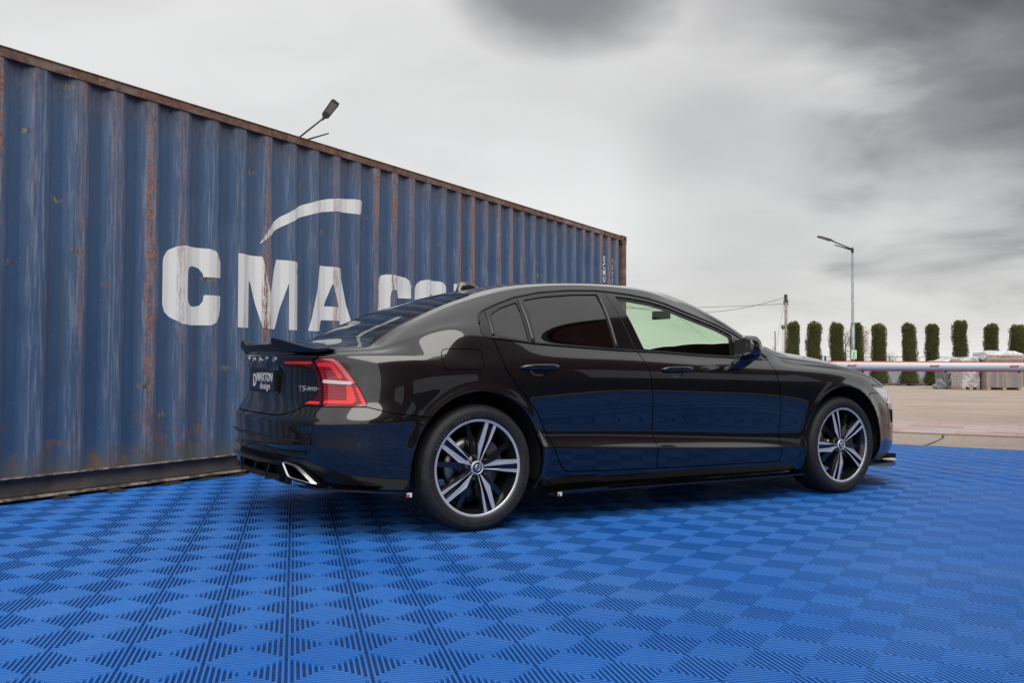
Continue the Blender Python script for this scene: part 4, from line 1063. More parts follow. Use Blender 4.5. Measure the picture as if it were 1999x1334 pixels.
sw.tube(pts, .014, 8, cap=False).box(1.72, 1.78, .33, .41, .80, .90).bar((1.74, .20, .86), (1.74, .54, .86), .02, .05).obj('steering_wheel', UPH, car)
MB().bar((2.02, -.09, 1.24), (2.02, .09, 1.24), .02, .06).obj('interior_mirror', UPH, car)
# container lettering: paint skin cut to letter shape, lying on the corrugations
def letter_surf(x0, x1, z0, z1):
    xs_ = [x0]
    x = x0
    while x < x1: x += .0125; xs_.append(x)
    br = [k_*.278+q for k_ in range(-1, 40) for q in (0, .072, .140, .210)]
    xs_ = sorted(set([round(v, 4) for v in xs_+[b for b in br if x0 < b < x1]])); zs_ = np.arange(z0, z1, .0125)
    P = bev(corr_surf(xs_, zs_), xs_); 
    rr2 = np.random.RandomState(5)
    for _ in range(34):
        cx_, cz_ = rr2.uniform(-1, 9), rr2.uniform(.3, 2.4); s_ = rr2.uniform(.06, .16); a_ = rr2.uniform(.004, .012)
        P[:, :, 1] += a_*np.exp(-((P[:, :, 0]-cx_)**2+((P[:, :, 2]-cz_)*1.4)**2)/(s_*s_))
    P[:, :, 1] += .003*np.sin(P[:, :, 2]*2.1+P[:, :, 0]*1.3)
    s = surf_grid(P)
    if s.D[0, 4] > 0: s = surf_grid(P, None, True)
    s.D[:, 1] -= .0022; return s
C1 = [(0.995, 1.614), (1.001, 1.648), (1.033, 1.697), (1.093, 1.732), (1.161, 1.747), (1.217, 1.747), (1.302, 1.747), (1.389, 1.747), (1.448, 1.737), (1.493, 1.706), (1.521, 1.655), (1.523, 1.534), (1.349, 1.529), (1.345, 1.556), (1.319, 1.589), (1.276, 1.602), (1.233, 1.602), (1.203, 1.578), (1.195, 1.531), (1.195, 1.36), (1.207, 1.326), (1.238, 1.305), (1.274, 1.299), (1.324, 1.31), (1.349, 1.347), (1.352, 1.393), (1.524, 1.396), (1.522, 1.30), (1.504, 1.238), (1.465, 1.189), (1.418, 1.165), (1.255, 1.160), (1.144, 1.166), (1.062, 1.205), (1.014, 1.247), (0.996, 1.302)]
Mg = [(1.673, 1.746), (1.936, 1.746), (2.026, 1.44), (2.115, 1.743), (2.358, 1.743), (2.361, 1.160), (2.229, 1.160), (2.229, 1.56), (2.10, 1.160), (1.942, 1.160), (1.815, 1.574), (1.813, 1.160), (1.674, 1.160)]
Ag = [(2.632, 1.743), (2.888, 1.743), (3.065, 1.160), (2.897, 1.160), (2.866, 1.262), (2.655, 1.262), (2.627, 1.160), (2.474, 1.160)]
Ah = [(2.775, 1.602), (2.850, 1.386), (2.694, 1.386)]
sh = lambda pl, d: [(a+d, b) for a, b in pl]
C2 = sh(C1, 2.405)
Gg = [(a, b) for a, b in sh(C1, 3.025)[:24]]+[(4.374, 1.42), (4.30, 1.42), (4.30, 1.50), (4.555, 1.50), (4.555, 1.16), (4.40, 1.16)]+[(a, b) for a, b in sh(C1, 3.025)[31:]]
Sw = [(1.909, 1.847), (1.96, 1.93), (2.03, 2.01), (2.13, 2.09), (2.26, 2.17), (2.40, 2.24), (2.56, 2.30), (2.72, 2.345), (2.90, 2.378), (3.05, 2.395), (3.165, 2.402), (3.19, 2.39), (3.165, 2.285), (3.135, 2.262), (2.98, 2.26), (2.83, 2.25), (2.68, 2.225), (2.53, 2.185), (2.38, 2.13), (2.24, 2.065), (2.10, 1.985), (1.99, 1.905)]
for nm, poly, hole in (('letter_c', C1, None), ('letter_m', Mg, None), ('letter_a', Ag, Ah), ('letter_c', C2, None), ('letter_g', Gg, None), ('letter_m', sh(Mg, 3.02), None), ('swoosh', Sw, None)):
    xa = [p[0] for p in poly]; za = [p[1] for p in poly]
    s = letter_surf(min(xa)-.02, max(xa)+.02, min(za)-.02, max(za)+.03)
    f = poly_sdf(poly, s.D[:, 0], s.D[:, 2])
    if hole: f = np.maximum(f, -poly_sdf(hole, s.D[:, 0], s.D[:, 2]))
    link('painted_'+nm, surf_mesh(s.clip(f), nm), let.m, cont)
TXT = Matrix(((1, 0, 0, 0), (0, 0, -1, 0), (0, 1, 0, 0), (0, 0, 0, 1)))
def ctext(s, x, z, size, y=0):
    text('painted_mark', s, size, let.m, cont, Matrix.Translation((x, y-.004, z))@TXT, .0008, .002)
for i, ch in enumerate('ECMU'): ctext(ch, 8.490, 2.40-i*.098, .115, .012)
for i, ch in enumerate('4571'): ctext(ch, 8.752, 2.40-i*.098, .105, .004)
text('painted_mark', '45G1', .09, let.m, cont, Matrix.Translation((8.49, .006, 1.93))@TXT@Matrix.Rotation(0, 4, 'Z'), .0008, .001)
# ================================================================ LAMP POSTS
GALV = MN('galvanised steel', rough=.45, metal=.6); GALV.col(GALV.mix(GALV.rng(GALV.noise(6, 4), .3, .7), (.16, .18, .20), (.28, .31, .34))); GALV = GALV.m
DARKM = M('dark lamp metal', (.025, .027, .028), .5)
def lamp_post(loc, H, arm1, arm2, head_dir, label, roll=None):
    r = empty('street_lamp', loc, 0, label, 'street lamp')
    MB().tube([(0, 0, -.05), (0, 0, 2.9)], [.10, .095], 14).obj('lower_pole', GALV, r)
    MB().tube([(0, 0, 2.9), (0, 0, 2.94), (0, 0, H)], [.095, .062, .042], 14).obj('upper_pole', GALV, r)
    a1 = Vector(arm1); a2 = Vector(arm2)
    MB().tube([(0, 0, H-.06), a1], .030, 10).obj('lamp_arm', DARKM, r); MB().tube([(0, 0, H-.10), a2], [.035, .022], 10).obj('brace_arm', DARKM, r)
    MB().tube([(0, 0, H-.2), (0, 0, H+.02)], .06, 12).obj('pole_cap', DARKM, r)
    d = (a1-Vector((0, 0, H))).normalized(); h = Vector(head_dir).normalized(); s = h.cross(Vector(roll or (0, 0, 1))).normalized(); u = s.cross(h)
    Mx = Matrix((( h.x, s.x, u.x, a1.x), (h.y, s.y, u.y, a1.y), (h.z, s.z, u.z, a1.z), (0, 0, 0, 1)))
    hb = MB()
    pts = [(-.10, .03, .03), (.0, .05, .035), (.08, .13, .05), (.62, .15, .035), (.70, .12, .02)]
    vs = []
    for x, w, t in pts: vs += [(x, -w, -t*.6), (x, w, -t*.6), (x, w*.8, t), (x, -w*.8, t)]
    vs = [tuple(Mx@Vector(v)) for v in vs]; n = len(pts)
    hb.add(vs, [(i*4+k, i*4+(k+1) % 4, (i+1)*4+(k+1) % 4, (i+1)*4+k) for i in range(n-1) for k in range(4)]+[(0, 1, 2, 3), tuple(range(4*n-4, 4*n))])
    ho = hb.obj('lamp_head', DARKM, r)
    vs = [tuple(Mx@Vector(v)) for v in ((.22, -.10, -.036), (.60, -.11, -.028), (.60, .11, -.028), (.22, .10, -.036))]
    MB().add(vs, [(0, 1, 2, 3)]).obj('lamp_glass', M('lamp glass', (.12, .12, .12), .1), ho, fix=False)
    return r
lp = lamp_post((15.84, 42, -.016), 6.42, (-1.02, -.15, .32+6.42), (-1.0, -.5, 6.50), (-.94, -.12, .26), 'tall grey street lamp with a green sign, standing among the clipped conifers')
SG = M('sign green', (.10, .42, .16), .4)
sg_ = MB().prism([(-.125+.02, 1.24), (.125-.02, 1.24), (.125, 1.26), (.125, 1.64), (.105, 1.66), (-.105, 1.66), (-.125, 1.64), (-.125, 1.26)], -.125, -.115).obj('assembly_sign', M('sign pale green', (.55, .75, .55), .4), lp)
for a_, b_ in (((-.075, 1.60), (0, 1.47)), ((.075, 1.60), (0, 1.47)), ((-.075, 1.32), (0, 1.43)), ((.075, 1.32), (0, 1.43))):
    MB().bar((a_[0], -.128, a_[1]), (b_[0], -.128, b_[1]), .006, .035, up=(0, 0, 1)).obj('sign_arrow', SG, sg_)
MB().lathe([(0, -.132), (.03, -.132), (.03, -.126)], 16).obj('sign_figure', SG, sg_).location = (0, 0, 1.45)
MB().box(-.08, .08, -.128, -.126, 1.27, 1.30).obj('sign_figure', SG, sg_)
lamp_post((-7.35, 30, -.016), 8.35, (1.05, -.10, 8.35+.75), (1.30, -.5, 8.48), (.42, -.10, .52), 'street lamp with two thin arms rising above the roof edge of the blue container', (.1, .8, .55))
# ================================================================ UTILITY POLE AND WIRES
CONC = MN('weathered concrete pole', rough=.85); CONC.col(CONC.mix(CONC.rng(CONC.noise(3, 4), .35, .7), (.20, .16, .14), (.33, .28, .26))); CONC = CONC.m
up = empty('utility_pole', (24.25, 80, 0), 0, 'weathered concrete utility pole with sagging wires left of the conifer row', 'utility pole')
MB().tube([(0, 0, 0), (0, 0, 7.15)], [.17, .11], 8).obj('pole', CONC, up)
MB().box(-.13, .10, -.12, .1, 6.55, 7.25).bar((-.15, -.1, 6.95), (.12, -.1, 7.0), .05, .05).obj('insulator_bracket', DARKM, up)
MB().box(-.22, -.13, -.12, .0, 6.35, 6.75).box(.10, .19, -.05, .05, 6.3, 6.8).box(.12, .17, -.05, .05, 3.8, 4.1).obj('switch_box', M('grey box', (.10, .11, .14), .5), up)
MB().tube([(.21, 0, 6.7), (.20, 0, 3.9), (.18, 0, .2)], .014, 5).obj('conduit', M('pale conduit', (.35, .33, .25), .6), up)
def wire(name, a, b, sag, r, label):
    a = Vector(a); b = Vector(b); pts = [a.lerp(b, t)+Vector((0, 0, -sag*4*t*(1-t))) for t in np.linspace(0, 1, 24)]
    tag(MB().tube(pts, r, 5).obj(name, M('cable', (.09, .085, .08), .7), None), label, 'cable')
wire('overhead_cable', (24.12, 80, 6.98), (9.0, 80, 6.4), 1.1, .022, 'upper sagging cable running left from the top of the concrete utility pole')
wire('overhead_cable', (24.12, 80, 6.40), (9.0, 80, 5.95), .10, .020, 'lower, straighter cable attached to the box of the concrete utility pole')
wire('guy_wire', (24.10, 80, 6.38), (23.3, 80, 2.2), -.12, .012, 'thin slack wire hanging down beside the concrete utility pole')
q = empty('thin_post', (23.28, 80, 0), 0, 'taller of two thin dark posts left of the concrete pole', 'post'); MB().tube([(0, 0, 0), (0, 0, 3.98)], .045, 7).obj('post', M('dark wood', (.06, .05, .045), .8), q)
q = empty('thin_post', (23.10, 80, 0), 0, 'shorter grey stub post left of the concrete pole', 'post'); MB().tube([(0, 0, 0), (0, 0, 2.6)], .035, 7).obj('post', M('grey wood', (.20, .19, .18), .8), q)
q = empty('garden_lamp', (23.98, 80, 0), 0, 'slim pale lamp post with a small lantern beside the concrete pole', 'lamp post')
MB().tube([(0, 0, 0), (0, 0, 4.15)], .045, 7).obj('post', M('pale post', (.42, .43, .44), .5), q); MB().lathe([(.05, 4.12), (.16, 4.3), (.16, 4.5), (.03, 4.58)], 10, axis='z').obj('lantern', M('grey lantern', (.10, .11, .12), .5), q)
# ================================================================ BARRIER
bw = M('white barrier paint', (.80, .79, .79), .35); br_ = M('red rubber edge', (.85, .12, .07), .5)
ba = empty('barrier_arm', (3.1, 10.02, 0), 0, 'long white barrier arm with red edges and small red maker stickers behind the car bonnet', 'barrier')
MB().tube([(0, 0, .878), (4.9, 0, .878)], .0465, 20).obj('arm', bw, ba)
MB().box(0, 4.9, -.013, .013, .921, .934).obj('edge_strip', br_, ba); MB().box(0, 4.9, -.013, .013, .822, .835).obj('edge_strip', br_, ba)
for x in (.65, 1.56, 2.44, 3.35):
    s = MB().add([(x-.058, -.0475, .872), (x+.036, -.0475, .872), (x+.058, -.0460, .893), (x-.036, -.0460, .893)], [(0, 1, 2, 3)]).add([(x-.058, -.046, .872), (x+.036, -.046, .872), (x+.058, -.0445, .893), (x-.036, -.0445, .893)], [(3, 2, 1, 0)]).obj('sticker', M('sticker red', (.45, .01, .03), .4), ba, fix=False)
    text('sticker_text', 'NICE', .021, WHITEM, s, Matrix.Translation((x, -.0478, .8825))@TXT, .0003, .0003, 1.25)
for x in (.78, 1.70, 2.51, 3.4): MB().box(x-.01, x+.01, -.014, .014, .812, .826).obj('edge_clip', TRIM, ba)
MB().box(4.75, 5.15, -.2, .2, -.016, 1.05).obj('barrier_cabinet', M('orange cabinet', (.6, .2, .05), .5), ba)
# ================================================================ CONIFERS
lf = MN('conifer foliage', rough=.75)
geo = lf.n('ShaderNodeNewGeometry')
lf.col(lf.mix(lf.rng(lf.noise(2.6, 4, .7, lf.mp((1, 1, .6), (2, 5, 1))), .60, .72, 0, .55), lf.mix(lf.rng(lf.noise(3.2, 3, .6), .3, .7), lf.mix(geo.outputs['Random Per Island'], (.050, .062, .014), (.10, .115, .022)), lf.mix(geo.outputs['Random Per Island'], (.085, .088, .016), (.16, .165, .030))), (.12, .075, .025)))
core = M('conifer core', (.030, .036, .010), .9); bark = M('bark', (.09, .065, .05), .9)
def thuja(seed, w, h, skirt):
    r = random.Random(seed); mb = MB()
    lob = [(r.uniform(0, 6.28), r.uniform(.3, .9), r.uniform(.10, .22)) for _ in range(7)]
    tops = [(r.uniform(-.5, .5)*w*.55, r.uniform(-.3, .3)*w*.4, r.uniform(-.12, .06)) for _ in range(3)]
    def rad_(a, t):
        b = w/2*(1.0-.14*t)*(1+skirt*max(0, (.20-t)/.20)**1.2*.55)
        for la, lt, lw in lob: b *= 1+.13*math.cos(a-la)*math.exp(-((t-lt)/lw)**2)
        b *= 1+.05*math.sin(a*3+t*9+seed)+.04*math.sin(t*31+a*2)
        if t > .93: b *= max(.30, 1-((t-.93)/.07)**2*.65)
        return b
    for i in range(900):
        a = r.uniform(0, 6.28); q = w*.40*r.random()**.5; p = Vector((math.cos(a)*q, math.sin(a)*q*.9, h-.16+r.uniform(-.05, .07)-.10*(q/(w*.4))**2))
        o = Vector((r.uniform(-.5, .5), r.uniform(-.5, .5), 1)).normalized(); s = o.cross(Vector((r.uniform(-1, 1), r.uniform(-1, 1), .1))).normalized(); l = r.uniform(.06, .13)
        mb.add([p-s*l*.2, p+o*l*.5+s*l*.22, p+o*l, p+o*l*.5-s*l*.22], [(0, 1, 2, 3)])
    for i in range(6):       # thin leading shoots standing above the clipped top
        bx, by = r.uniform(-.36, .36)*w, r.uniform(-.2, .2)*w; hh = r.uniform(.05, .17); ln = r.uniform(-.05, .05)
        for q_ in range(16):
            t_ = q_/16; p = Vector((bx+ln*t_, by, h-.20+(hh+.15)*t_)); o = Vector((r.uniform(-1, 1), r.uniform(-1, 1), 1.2)).normalized(); s = o.orthogonal().normalized(); l = r.uniform(.04, .07)*(1.1-.6*t_)
            mb.add([p-s*l*.25, p+o*l*.5+s*l*.25, p+o*l, p+o*l*.5-s*l*.25], [(0, 1, 2, 3)])
    gaps = [(r.uniform(0, 6.28), r.uniform(.12, .9)) for _ in range(9)]
    for i in range(7200):
        t = r.random()**.95; a = r.uniform(0, 2*math.pi); rr_ = rad_(a, t)*r.uniform(.80, 1.03)*(1+.16*(r.random() < .05))
        if any(abs(math.sin((a-ga_)/2)) < .14 and abs(t-gt_) < .022 for ga_, gt_ in gaps): rr_ *= .82
        z = .10+t*(h-.10); p = Vector((math.cos(a)*rr_, math.sin(a)*rr_, z))
        if t > .93 and r.random() < .6:
            tx = r.choice(tops); p = Vector((tx[0]+r.gauss(0, .045), tx[1]+r.gauss(0, .045), h*(.955)+tx[2]+r.uniform(-.05, .14)))
        o = Vector((math.cos(a), math.sin(a), r.uniform(.4, 1.7))).normalized(); s = o.cross(Vector((r.uniform(-1, 1), r.uniform(-1, 1), r.uniform(-1, 1)))).normalized()
        l = r.uniform(.035, .085); wd = l*r.uniform(.30, .55); 
        mb.add([p-s*wd*.5, p+o*l*.5+s*wd*.35, p+o*l, p+o*l*.5-s*wd*.45+s.cross(o)*wd*.3], [(0, 1, 2, 3)])
    cm = mb.mesh('crown', fix=False); cm.materials.append(lf.m)
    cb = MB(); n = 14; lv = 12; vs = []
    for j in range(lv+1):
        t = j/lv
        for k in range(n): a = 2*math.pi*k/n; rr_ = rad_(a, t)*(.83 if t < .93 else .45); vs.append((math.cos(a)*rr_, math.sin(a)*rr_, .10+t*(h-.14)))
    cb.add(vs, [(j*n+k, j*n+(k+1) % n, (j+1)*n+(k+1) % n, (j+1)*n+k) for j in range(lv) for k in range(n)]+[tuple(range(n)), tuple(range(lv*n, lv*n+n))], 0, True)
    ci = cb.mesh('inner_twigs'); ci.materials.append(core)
    return cm, ci
tk = MB().tube([(0, 0, -.02), (0, 0, .35)], [.05, .04], 8).mesh('trunk'); tk.materials.append(bark)
tdata = [(13.4, .60, 3.01, .2, 'first clipped conifer in the row, next to the concrete utility pole'), (14.42, .70, 3.01, .5, 'two-headed clipped conifer, second in the row from the utility pole'),
         (15.42, .66, 2.95, .3, 'broad clipped conifer just left of the street lamp with the green sign'), (16.40, .58, 2.95, .2, 'dark clipped conifer partly hidden behind the street lamp with the green sign'),
         (17.49, .70, 2.93, 1.0, 'clipped conifer with a pale central stem, first to the right of the street lamp'), (18.80, .66, 2.94, 1.1, 'clipped conifer with a bushy foot, above the middle barrier sticker gap'),
         (20.0, .62, 2.94, .9, 'narrow clipped conifer just left of the grey tarpaulin-wrapped pallet'), (21.4, .70, 3.12, .4, 'tallest clipped conifer, behind the grey tarpaulin-wrapped pallet'),
         (22.74, .66, 2.93, .2, 'clipped conifer rising behind the large film-wrapped stack'), (24.10, .80, 2.91, .2, 'last clipped conifer, at the right edge of the row')]
for i, (x, w, h, sk, lb) in enumerate(tdata):
    cm, ci = thuja(10+i, w, h, sk)
    t = empty('clipped_conifer', (x, 43+.15*math.sin(i*2.1), -.016), 0, lb, 'tree', 'row of clipped conifers along the far fence')
    link('crown', cm, None, t); link('inner_twigs', ci, None, t); link('trunk', tk, None, t)
# loose pale trees behind
def loose_tree(x, y, w, h, label, col1, col2, seed, n=1500):
    r = random.Random(seed); t = empty('loose_tree', (x, y, -.016), 0, label, 'tree')
    m_ = MN('pale leaves', rough=.8); g_ = m_.n('ShaderNodeNewGeometry'); m_.col(m_.mix(g_.outputs['Random Per Island'], col1, col2))
    tr_ = MB().tube([(0, 0, 0), (.03, 0, h*.45), (-.03, 0, h*.9)], [.06, .04, .01], 7)
    cl = []
    for i in range(15):
        z = h*r.uniform(.2, .92); a = r.uniform(0, 6.28); l = w*.5*r.uniform(.4, 1)*(1.15-z/h*.6); e_ = Vector((math.cos(a)*l, math.sin(a)*l, z+r.uniform(0, .25)))
        tr_.tube([(0, 0, z-.2), e_], [.02, .006], 5); cl.append((e_, r.uniform(.14, .30)))
    tr_.obj('trunk', bark, t); mb = MB()
    for i in range(n):
        c_, s_ = r.choice(cl); p = c_+Vector((r.gauss(0, s_*.5), r.gauss(0, s_*.5), r.gauss(0, s_*.7))); o = Vector((r.uniform(-1, 1), r.uniform(-1, 1), r.uniform(-1, 1))).normalized(); s = o.orthogonal().normalized(); l = r.uniform(.04, .09)
        mb.add([p, p+o*l*.5+s*l*.3, p+o*l, p+o*l*.5-s*l*.3], [(0, 1, 2, 3)])
    mb.obj('crown', m_.m, t, fix=False)
loose_tree(20.28, 55, 1.0, 3.25, 'sparse olive and tan tree showing left of the green-signed street lamp, behind the conifers', (.12, .12, .035), (.34, .26, .16), 3)
loose_tree(21.35, 55, 1.1, 3.05, 'sparse tan tree showing right of the green-signed street lamp, behind the conifers', (.16, .13, .05), (.36, .25, .16), 5)
loose_tree(22.95, 55, .9, 1.75, 'low green bush behind the fence beside the fifth conifer', (.06, .08, .03), (.16, .18, .08), 8, 900)
# fence behind the conifers
fw = empty('metal_fence', (11.5, 45.5, -.016), 0, 'low pale corrugated metal fence with a thin top wire behind the conifer row', 'fence')
fm = MN('pale fence metal', rough=.5); fm.col(fm.mix(fm.rng(fm.noise(1.5, 4, .6, fm.mp((3, 1, .3))), .35, .7), (.33, .36, .42), (.48, .50, .55))); fm = fm.m
n = 0; pm = MB()
v = []; nn_ = 14
for k in range(nn_*4+1): x = k*.30/4*1.0; v += [(x, -.012 if (k % 4) in (1, 2) else .012, .05), (x, -.012 if (k % 4) in (1, 2) else .012, 1.10)]
pm.add(v, [(2*k, 2*k+2, 2*k+3, 2*k+1) for k in range(nn_*4)]); pm = pm.mesh('fence_panel', fix=False); pm.materials.append(fm)
pw_ = .30*nn_
for i in range(5): link('fence_panel', pm, None, fw, (i*(pw_+.10), 0, 0))
post = MB().box(-.035, .035, -.035, .035, 0, 1.42).mesh('fence_post'); post.materials.append(DARKM)
for i in range(6): link('fence_post', post, None, fw, (i*(pw_+.10)-.05, -.03, 0))
MB().box(-.05, 5*(pw_+.1), -.03, .0, 1.11, 1.15).obj('fence_rail', DARKM, fw); MB().tube([(-.05, 0, 1.38), (5*(pw_+.1), 0, 1.38)], .012, 5).obj('fence_wire', DARKM, fw)
MB().box(-.05, 5*(pw_+.1), -.10, .1, -.02, .06).obj('fence_kerb', M('kerb', (.25, .22, .20), .9), fw)
# planting bed soil and distant hills
bed = MB(); 
rb_ = random.Random(9)
for k in range(260):
    x = 12.5+rb_.uniform(0, 13); y = 43.6+rb_.uniform(-.6, 1.2); s = rb_.uniform(.04, .14)
    bed.add([(x-s, y-s, -.016), (x+s, y-s, -.016), (x+s, y+s, -.016), (x-s, y+s, -.016), (x+rb_.uniform(-.02, .02), y, s*.7)], [(0, 1, 4), (1, 2, 4), (2, 3, 4), (3, 0, 4)])
tag(bed.obj('bed_soil', M('soil and stones', (.13, .085, .07), .95), fix=False), kind='stuff')
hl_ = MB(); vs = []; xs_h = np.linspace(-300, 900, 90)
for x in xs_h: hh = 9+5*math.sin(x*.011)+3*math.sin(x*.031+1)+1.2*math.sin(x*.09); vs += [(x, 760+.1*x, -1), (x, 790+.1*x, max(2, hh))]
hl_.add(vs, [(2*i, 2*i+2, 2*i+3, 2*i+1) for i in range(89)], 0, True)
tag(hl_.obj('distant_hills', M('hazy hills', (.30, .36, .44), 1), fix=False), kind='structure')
# ================================================================ PALLET GOODS
film = MN('stretch film over pavers', rough=.25)
fn = film.noise(7, 5, .65, film.mp((1, 1, 2.2)), .8); film.col(film.mix(film.rng(fn, .35, .65), (.30, .27, .27), (.66, .64, .65))); film.bump(fn, .8, .05)
filmw = MN('white plastic film', rough=.3); fn = filmw.noise(5, 5, .6, None, 1.0); filmw.col(filmw.mix(filmw.rng(fn, .35, .65), (.45, .47, .50), (.75, .77, .80))); filmw.bump(fn, .8, .06)
tarp = MN('grey tarpaulin', rough=.4); fn = tarp.noise(6, 5, .6, None, 1.5); tarp.col(tarp.mix(tarp.rng(fn, .35, .65), (.14, .15, .155), (.34, .35, .36))); tarp.bump(fn, 1, .07)
brickm = MN('brown paver', rough=.85); oi = brickm.n('ShaderNodeObjectInfo'); brickm.col(brickm.mix(oi.outputs['Random'], (.36, .25, .22), (.50, .41, .38)))
greym = M('grey paver', (.25, .24, .24), .85)
wood = M('pallet wood', (.50, .36, .27), .8)
def pallet(parent, x0, x1, y0, y1, z):
    m = MB()
    for i in range(3): yy = y0+(y1-y0)*(i+.5)/3; m.box(x0, x1, yy-.06, yy+.06, z, z+.02)
    for i in range(3):
        xx = x0+(x1-x0)*(.07+.43*i)
        m.box(xx-.06, xx+.06, y0, y1, z+.02, z+.10)
    for i in range(6): yy = y0+(y1-y0)*(i+.5)/6; m.box(x0, x1, yy-.05, yy+.05, z+.10, z+.12)
    m.obj('pallet', wood, parent)
def sheet(parent, name, mat, x0, x1, y0, y1, zt, drop, seed, amp=.05, peak=0):
    r = np.random.RandomState(seed); nx, ny = 26, 16; vs = []
    ph = r.uniform(0, 6, 8)
    for i in range(nx+1):
        for j in range(ny+1):
            u = i/nx; v_ = j/ny; x = x0-drop+(x1-x0+2*drop)*u; y = y0-drop+(y1-y0+2*drop)*v_
            cx_ = min(max(x, x0), x1); cy_ = min(max(y, y0), y1); out_ = math.hypot(x-cx_, y-cy_); outd = max(abs(x-cx_), abs(y-cy_))
            z = zt+amp*(math.sin(x*5+ph[0])*math.cos(y*4+ph[1])+.5*math.sin(x*13+ph[2]+y*3))+peak*math.exp(-((x-(x0+x1)/2)/.3)**2)-outd
            vs.append((cx_+(x-cx_)*.10+(.03*math.sin(z*20+x*9) if out_ > 0 else 0), cy_+(y-cy_)*.10, max(z, .03)))
    return MB().add(vs, [(i*(ny+1)+j, (i+1)*(ny+1)+j, (i+1)*(ny+1)+j+1, i*(ny+1)+j+1) for i in range(nx) for j in range(ny)], 0, True).obj(name, mat, parent, fix=False)
p1 = empty('paver_stack', (18.30, 35.0, -.016), 0, 'large film-wrapped stack of pavers with wooden crate slats and a white plastic top', 'pallet stack')
pallet(p1, 0, 1.42, -.1, .85, 0)
lay = [(0.14, 1.05), (1.10, 1.50)]
bm_ = MB().box(-.098, .098, -.10, .10, 0, .092).mesh('paver_block'); bm_.materials.append(brickm.m); gm_ = MB().box(-.098, .098, -.10, .10, 0, .092).mesh('paver_block'); gm_.materials.append(greym)
for k in range(11):
    for i in range(7):
        link('paver_block', gm_ if i in (1, 2, 5) else bm_, None, p1, (.11+i*.2, .0+.004*((i*7+k*3) % 5), .125+k*.098))
MB().box(.02, 1.40, .12, .82, .125, 1.20).obj('paver_core', greym, p1)
sl = MB().box(-.045, .045, -.016, .0, .12, 1.38).mesh('crate_slat'); sl.materials.append(wood)
for x in (.05, .42, .78, 1.36): link('crate_slat', sl, None, p1, (x, -.106, 0))
hs = MB().box(0, 1.42, -.018, .0, 0, .05).mesh('crate_rail'); hs.materials.append(wood)
for z in (.98, 1.20, 1.32): link('crate_rail', hs, None, p1, (0, -.122, z))
sheet(p1, 'plastic_cover', filmw.m, -.02, 1.44, -.10, .86, 1.46, .22, 4, .035, .08)
fc = [(1.44, .85), (1.44, -.14), (-.02, -.14), (-.02, .85)]
pw2 = glassmat('clear wrap', (.72, .72, .74), 2.6, .35)
vs = []
for a, b_ in fc: vs += [(a, b_, .14), (a, b_, 1.36)]
MB().add(vs, [(2*i, 2*i+2, 2*i+3, 2*i+1) for i in range(3)]).obj('clear_wrap', pw2, p1, fix=False)
p2 = empty('wrapped_pallet', (17.55, 35.4, -.016), 0, 'white film-wrapped pallet between the grey tarpaulin load and the large crate stack', 'pallet stack')
pallet(p2, .05, .70, -.1, .8, 0)
vs = []; nx, nz = 20, 22; rr3 = np.random.RandomState(3)
path = [(.02, .8), (.02, -.10), (.70, -.12), (.70, .8)]
for j in range(nz+1):
    z = .11+1.15*j/nz
    for i in range(nx*3+1):
        s_, t_ = divmod(i, nx); s_ = min(s_, 2); t_ = (i-s_*nx)/nx; a, b_ = path[s_], path[s_+1]
        wob = .014*math.sin(z*23+i*.9)+.012*math.sin(z*9-i*.5)+.008*math.sin(z*51+i)
        vs.append((a[0]+(b_[0]-a[0])*t_+wob*.5, a[1]+(b_[1]-a[1])*t_-wob, z))
w_n = nx*3+1
MB().add(vs, [(j*w_n+i, j*w_n+i+1, (j+1)*w_n+i+1, (j+1)*w_n+i) for j in range(nz) for i in range(nx*3)], 0, True).obj('film_wrap', film.m, p2, fix=False)
sheet(p2, 'plastic_cover', filmw.m, .01, .71, -.10, .8, 1.27, .12, 8, .03)
p3 = empty('tarpaulin_load', (17.45, 36.9, -.016), 0, 'pallet load wrapped in crumpled grey tarpaulin, left of the white-wrapped stacks', 'pallet stack')
pallet(p3, .35, 1.1, -.1, .8, .02)
vs = []; path = [(.28, .8), (.30, -.10), (1.08, -.12), (1.08, .8)]
for j in range(nz+1):
    z = .13+.92*j/nz
    for i in range(w_n):
        s_, t_ = divmod(i, nx); s_ = min(s_, 2); t_ = (i-s_*nx)/nx; a, b_ = path[s_], path[s_+1]
        wob = .035*math.sin(z*8+i*.45)+.025*math.sin(z*15-i*.7)+.012*math.sin(z*40+i)
        vs.append((a[0]+(b_[0]-a[0])*t_+wob*.7-(.08*math.sin(z*3) if s_ == 0 else 0), a[1]+(b_[1]-a[1])*t_-wob, z))
MB().add(vs, [(j*w_n+i, j*w_n+i+1, (j+1)*w_n+i+1, (j+1)*w_n+i) for j in range(nz) for i in range(nx*3)], 0, True).obj('tarpaulin', tarp.m, p3, fix=False)
sheet(p3, 'plastic_cover', filmw.m, -.15, 1.2, -.12, .8, 1.12, .06, 12, .03, .16)
MB().box(1.10, 1.30, -.05, .7, .05, 1.1).obj('dark_board', M('dark board', (.05, .045, .06), .7), p3)
p4 = empty('plastic_sack', (17.35, 36.6, -.016), 0, 'crumpled grey plastic sack slumped on the ground beside the tarpaulin load', 'sack')
bmx = bmesh.new(); bmesh.ops.create_icosphere(bmx, subdivisions=4, radius=1); rs4 = random.Random(3)
for v in bmx.verts:
    c = v.co; n_ = .16*math.sin(c.x*5+c.z*4)+.12*math.sin(c.y*7+c.x*6)+.06*math.sin(c.z*17+c.x*11)
    z = max(c.z, -.55); v.co = Vector((c.x*.27*(1+n_), c.y*.25*(1+n_), (z+.55)*.19*(1+n_)+.12*math.exp(-((c.x+.1)/.3)**2)*max(0, c.z)))
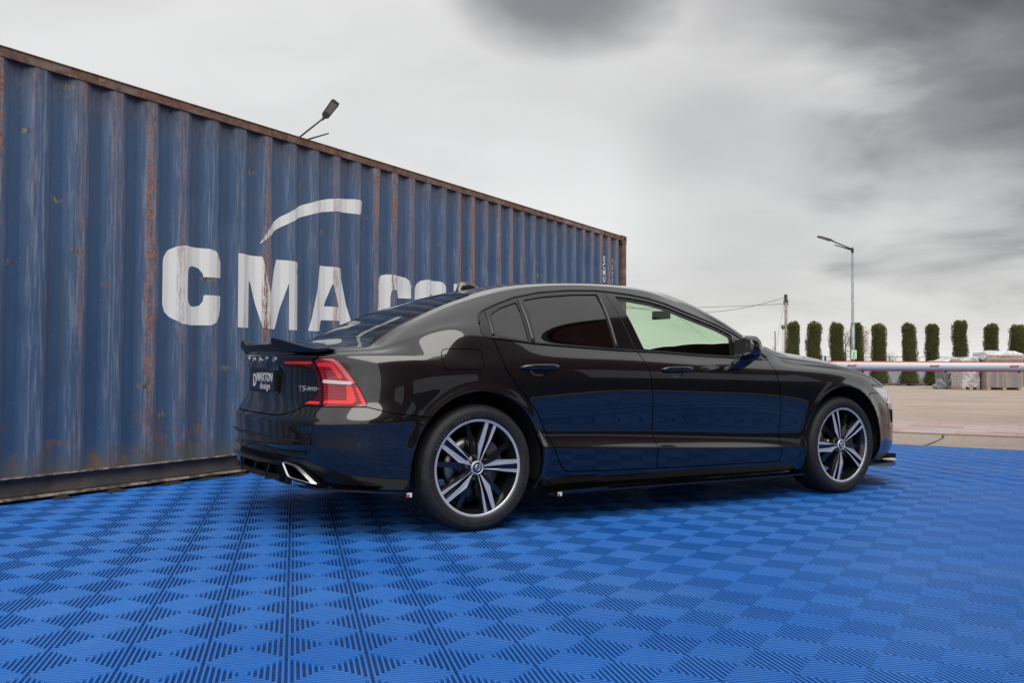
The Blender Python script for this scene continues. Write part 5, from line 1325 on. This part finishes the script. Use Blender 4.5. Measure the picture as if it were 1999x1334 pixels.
me = bpy.data.meshes.new('sack'); bmx.to_mesh(me); bmx.free(); me.polygons.foreach_set('use_smooth', [True]*len(me.polygons)); link('sack', me, tarp.m, p4)
# ================================================================ HALL BEHIND THE CAMERA (seen in the car's paint)
hall = empty('industrial_hall', (9.6, 6.4, -.016), 0, 'dark red metal-clad hall with pale roller doors, mirrored in the car paint', 'building')
REDW = MN('dark red cladding', rough=.5); REDW.col(REDW.mix(REDW.rng(REDW.noise(1, 3), .3, .7), (.055, .004, .007), (.08, .006, .010))); REDW = REDW.m
def facade(p, az, length, H, doors, nm):
    d = Vector((math.sin(rad(az)), math.cos(rad(az)), 0)); 
    ang = math.atan2(d.y, d.x)
    wl = MB().box(0, length, -.12, .12, 0, H); o = wl.obj('wall', REDW, hall, loc=p, rot=(0, 0, ang))
    MB().box(-.1, length+.1, -.2, .2, H, H+.25).obj('roof_edge', DARKM, o); MB().box(0, length, -.14, .14, .0, 1.9).obj('plinth', M('plinth', (.012, .012, .014), .4), o)
    rib = MB().box(-.02, .02, -.15, .15, .55, H).mesh('cladding_rib'); rib.materials.append(REDW)
    for k in range(int(length/.9)): link('cladding_rib', rib, None, o, (k*.9+.3, 0, 0))
    dm = M('pale roller door', (.55, .56, .57), .5)
    for a, b_, z0, z1 in doors:
        dd = MB().box(a, b_, -.16, .16, z0, z1).obj('roller_door', dm, o)
        for k in range(1, int((z1-z0)/.55)+1): MB().box(a, b_, -.17, .17, z0+k*.55-.02, z0+k*.55).obj('door_joint', DARKM, dd)
facade((0, 0, 0), 195, 26, 9.6, [(1.2, 4.6, 1.95, 3.4), (6.5, 9.5, 1.95, 3.4), (11.5, 14.5, 1.95, 3.4)], 'a')
facade((0, 0, 0), 84, 20, 9.6, [(2, 6, 1.95, 3.4), (9, 13, 1.95, 3.4)], 'b')
MB().add([(0, 0, 9.65), (19.9, 2.1, 9.65), (13.2, -23, 9.65), (-6.7, -25.1, 9.65)], [(0, 1, 2, 3)]).obj('roof', DARKM, hall, fix=False)
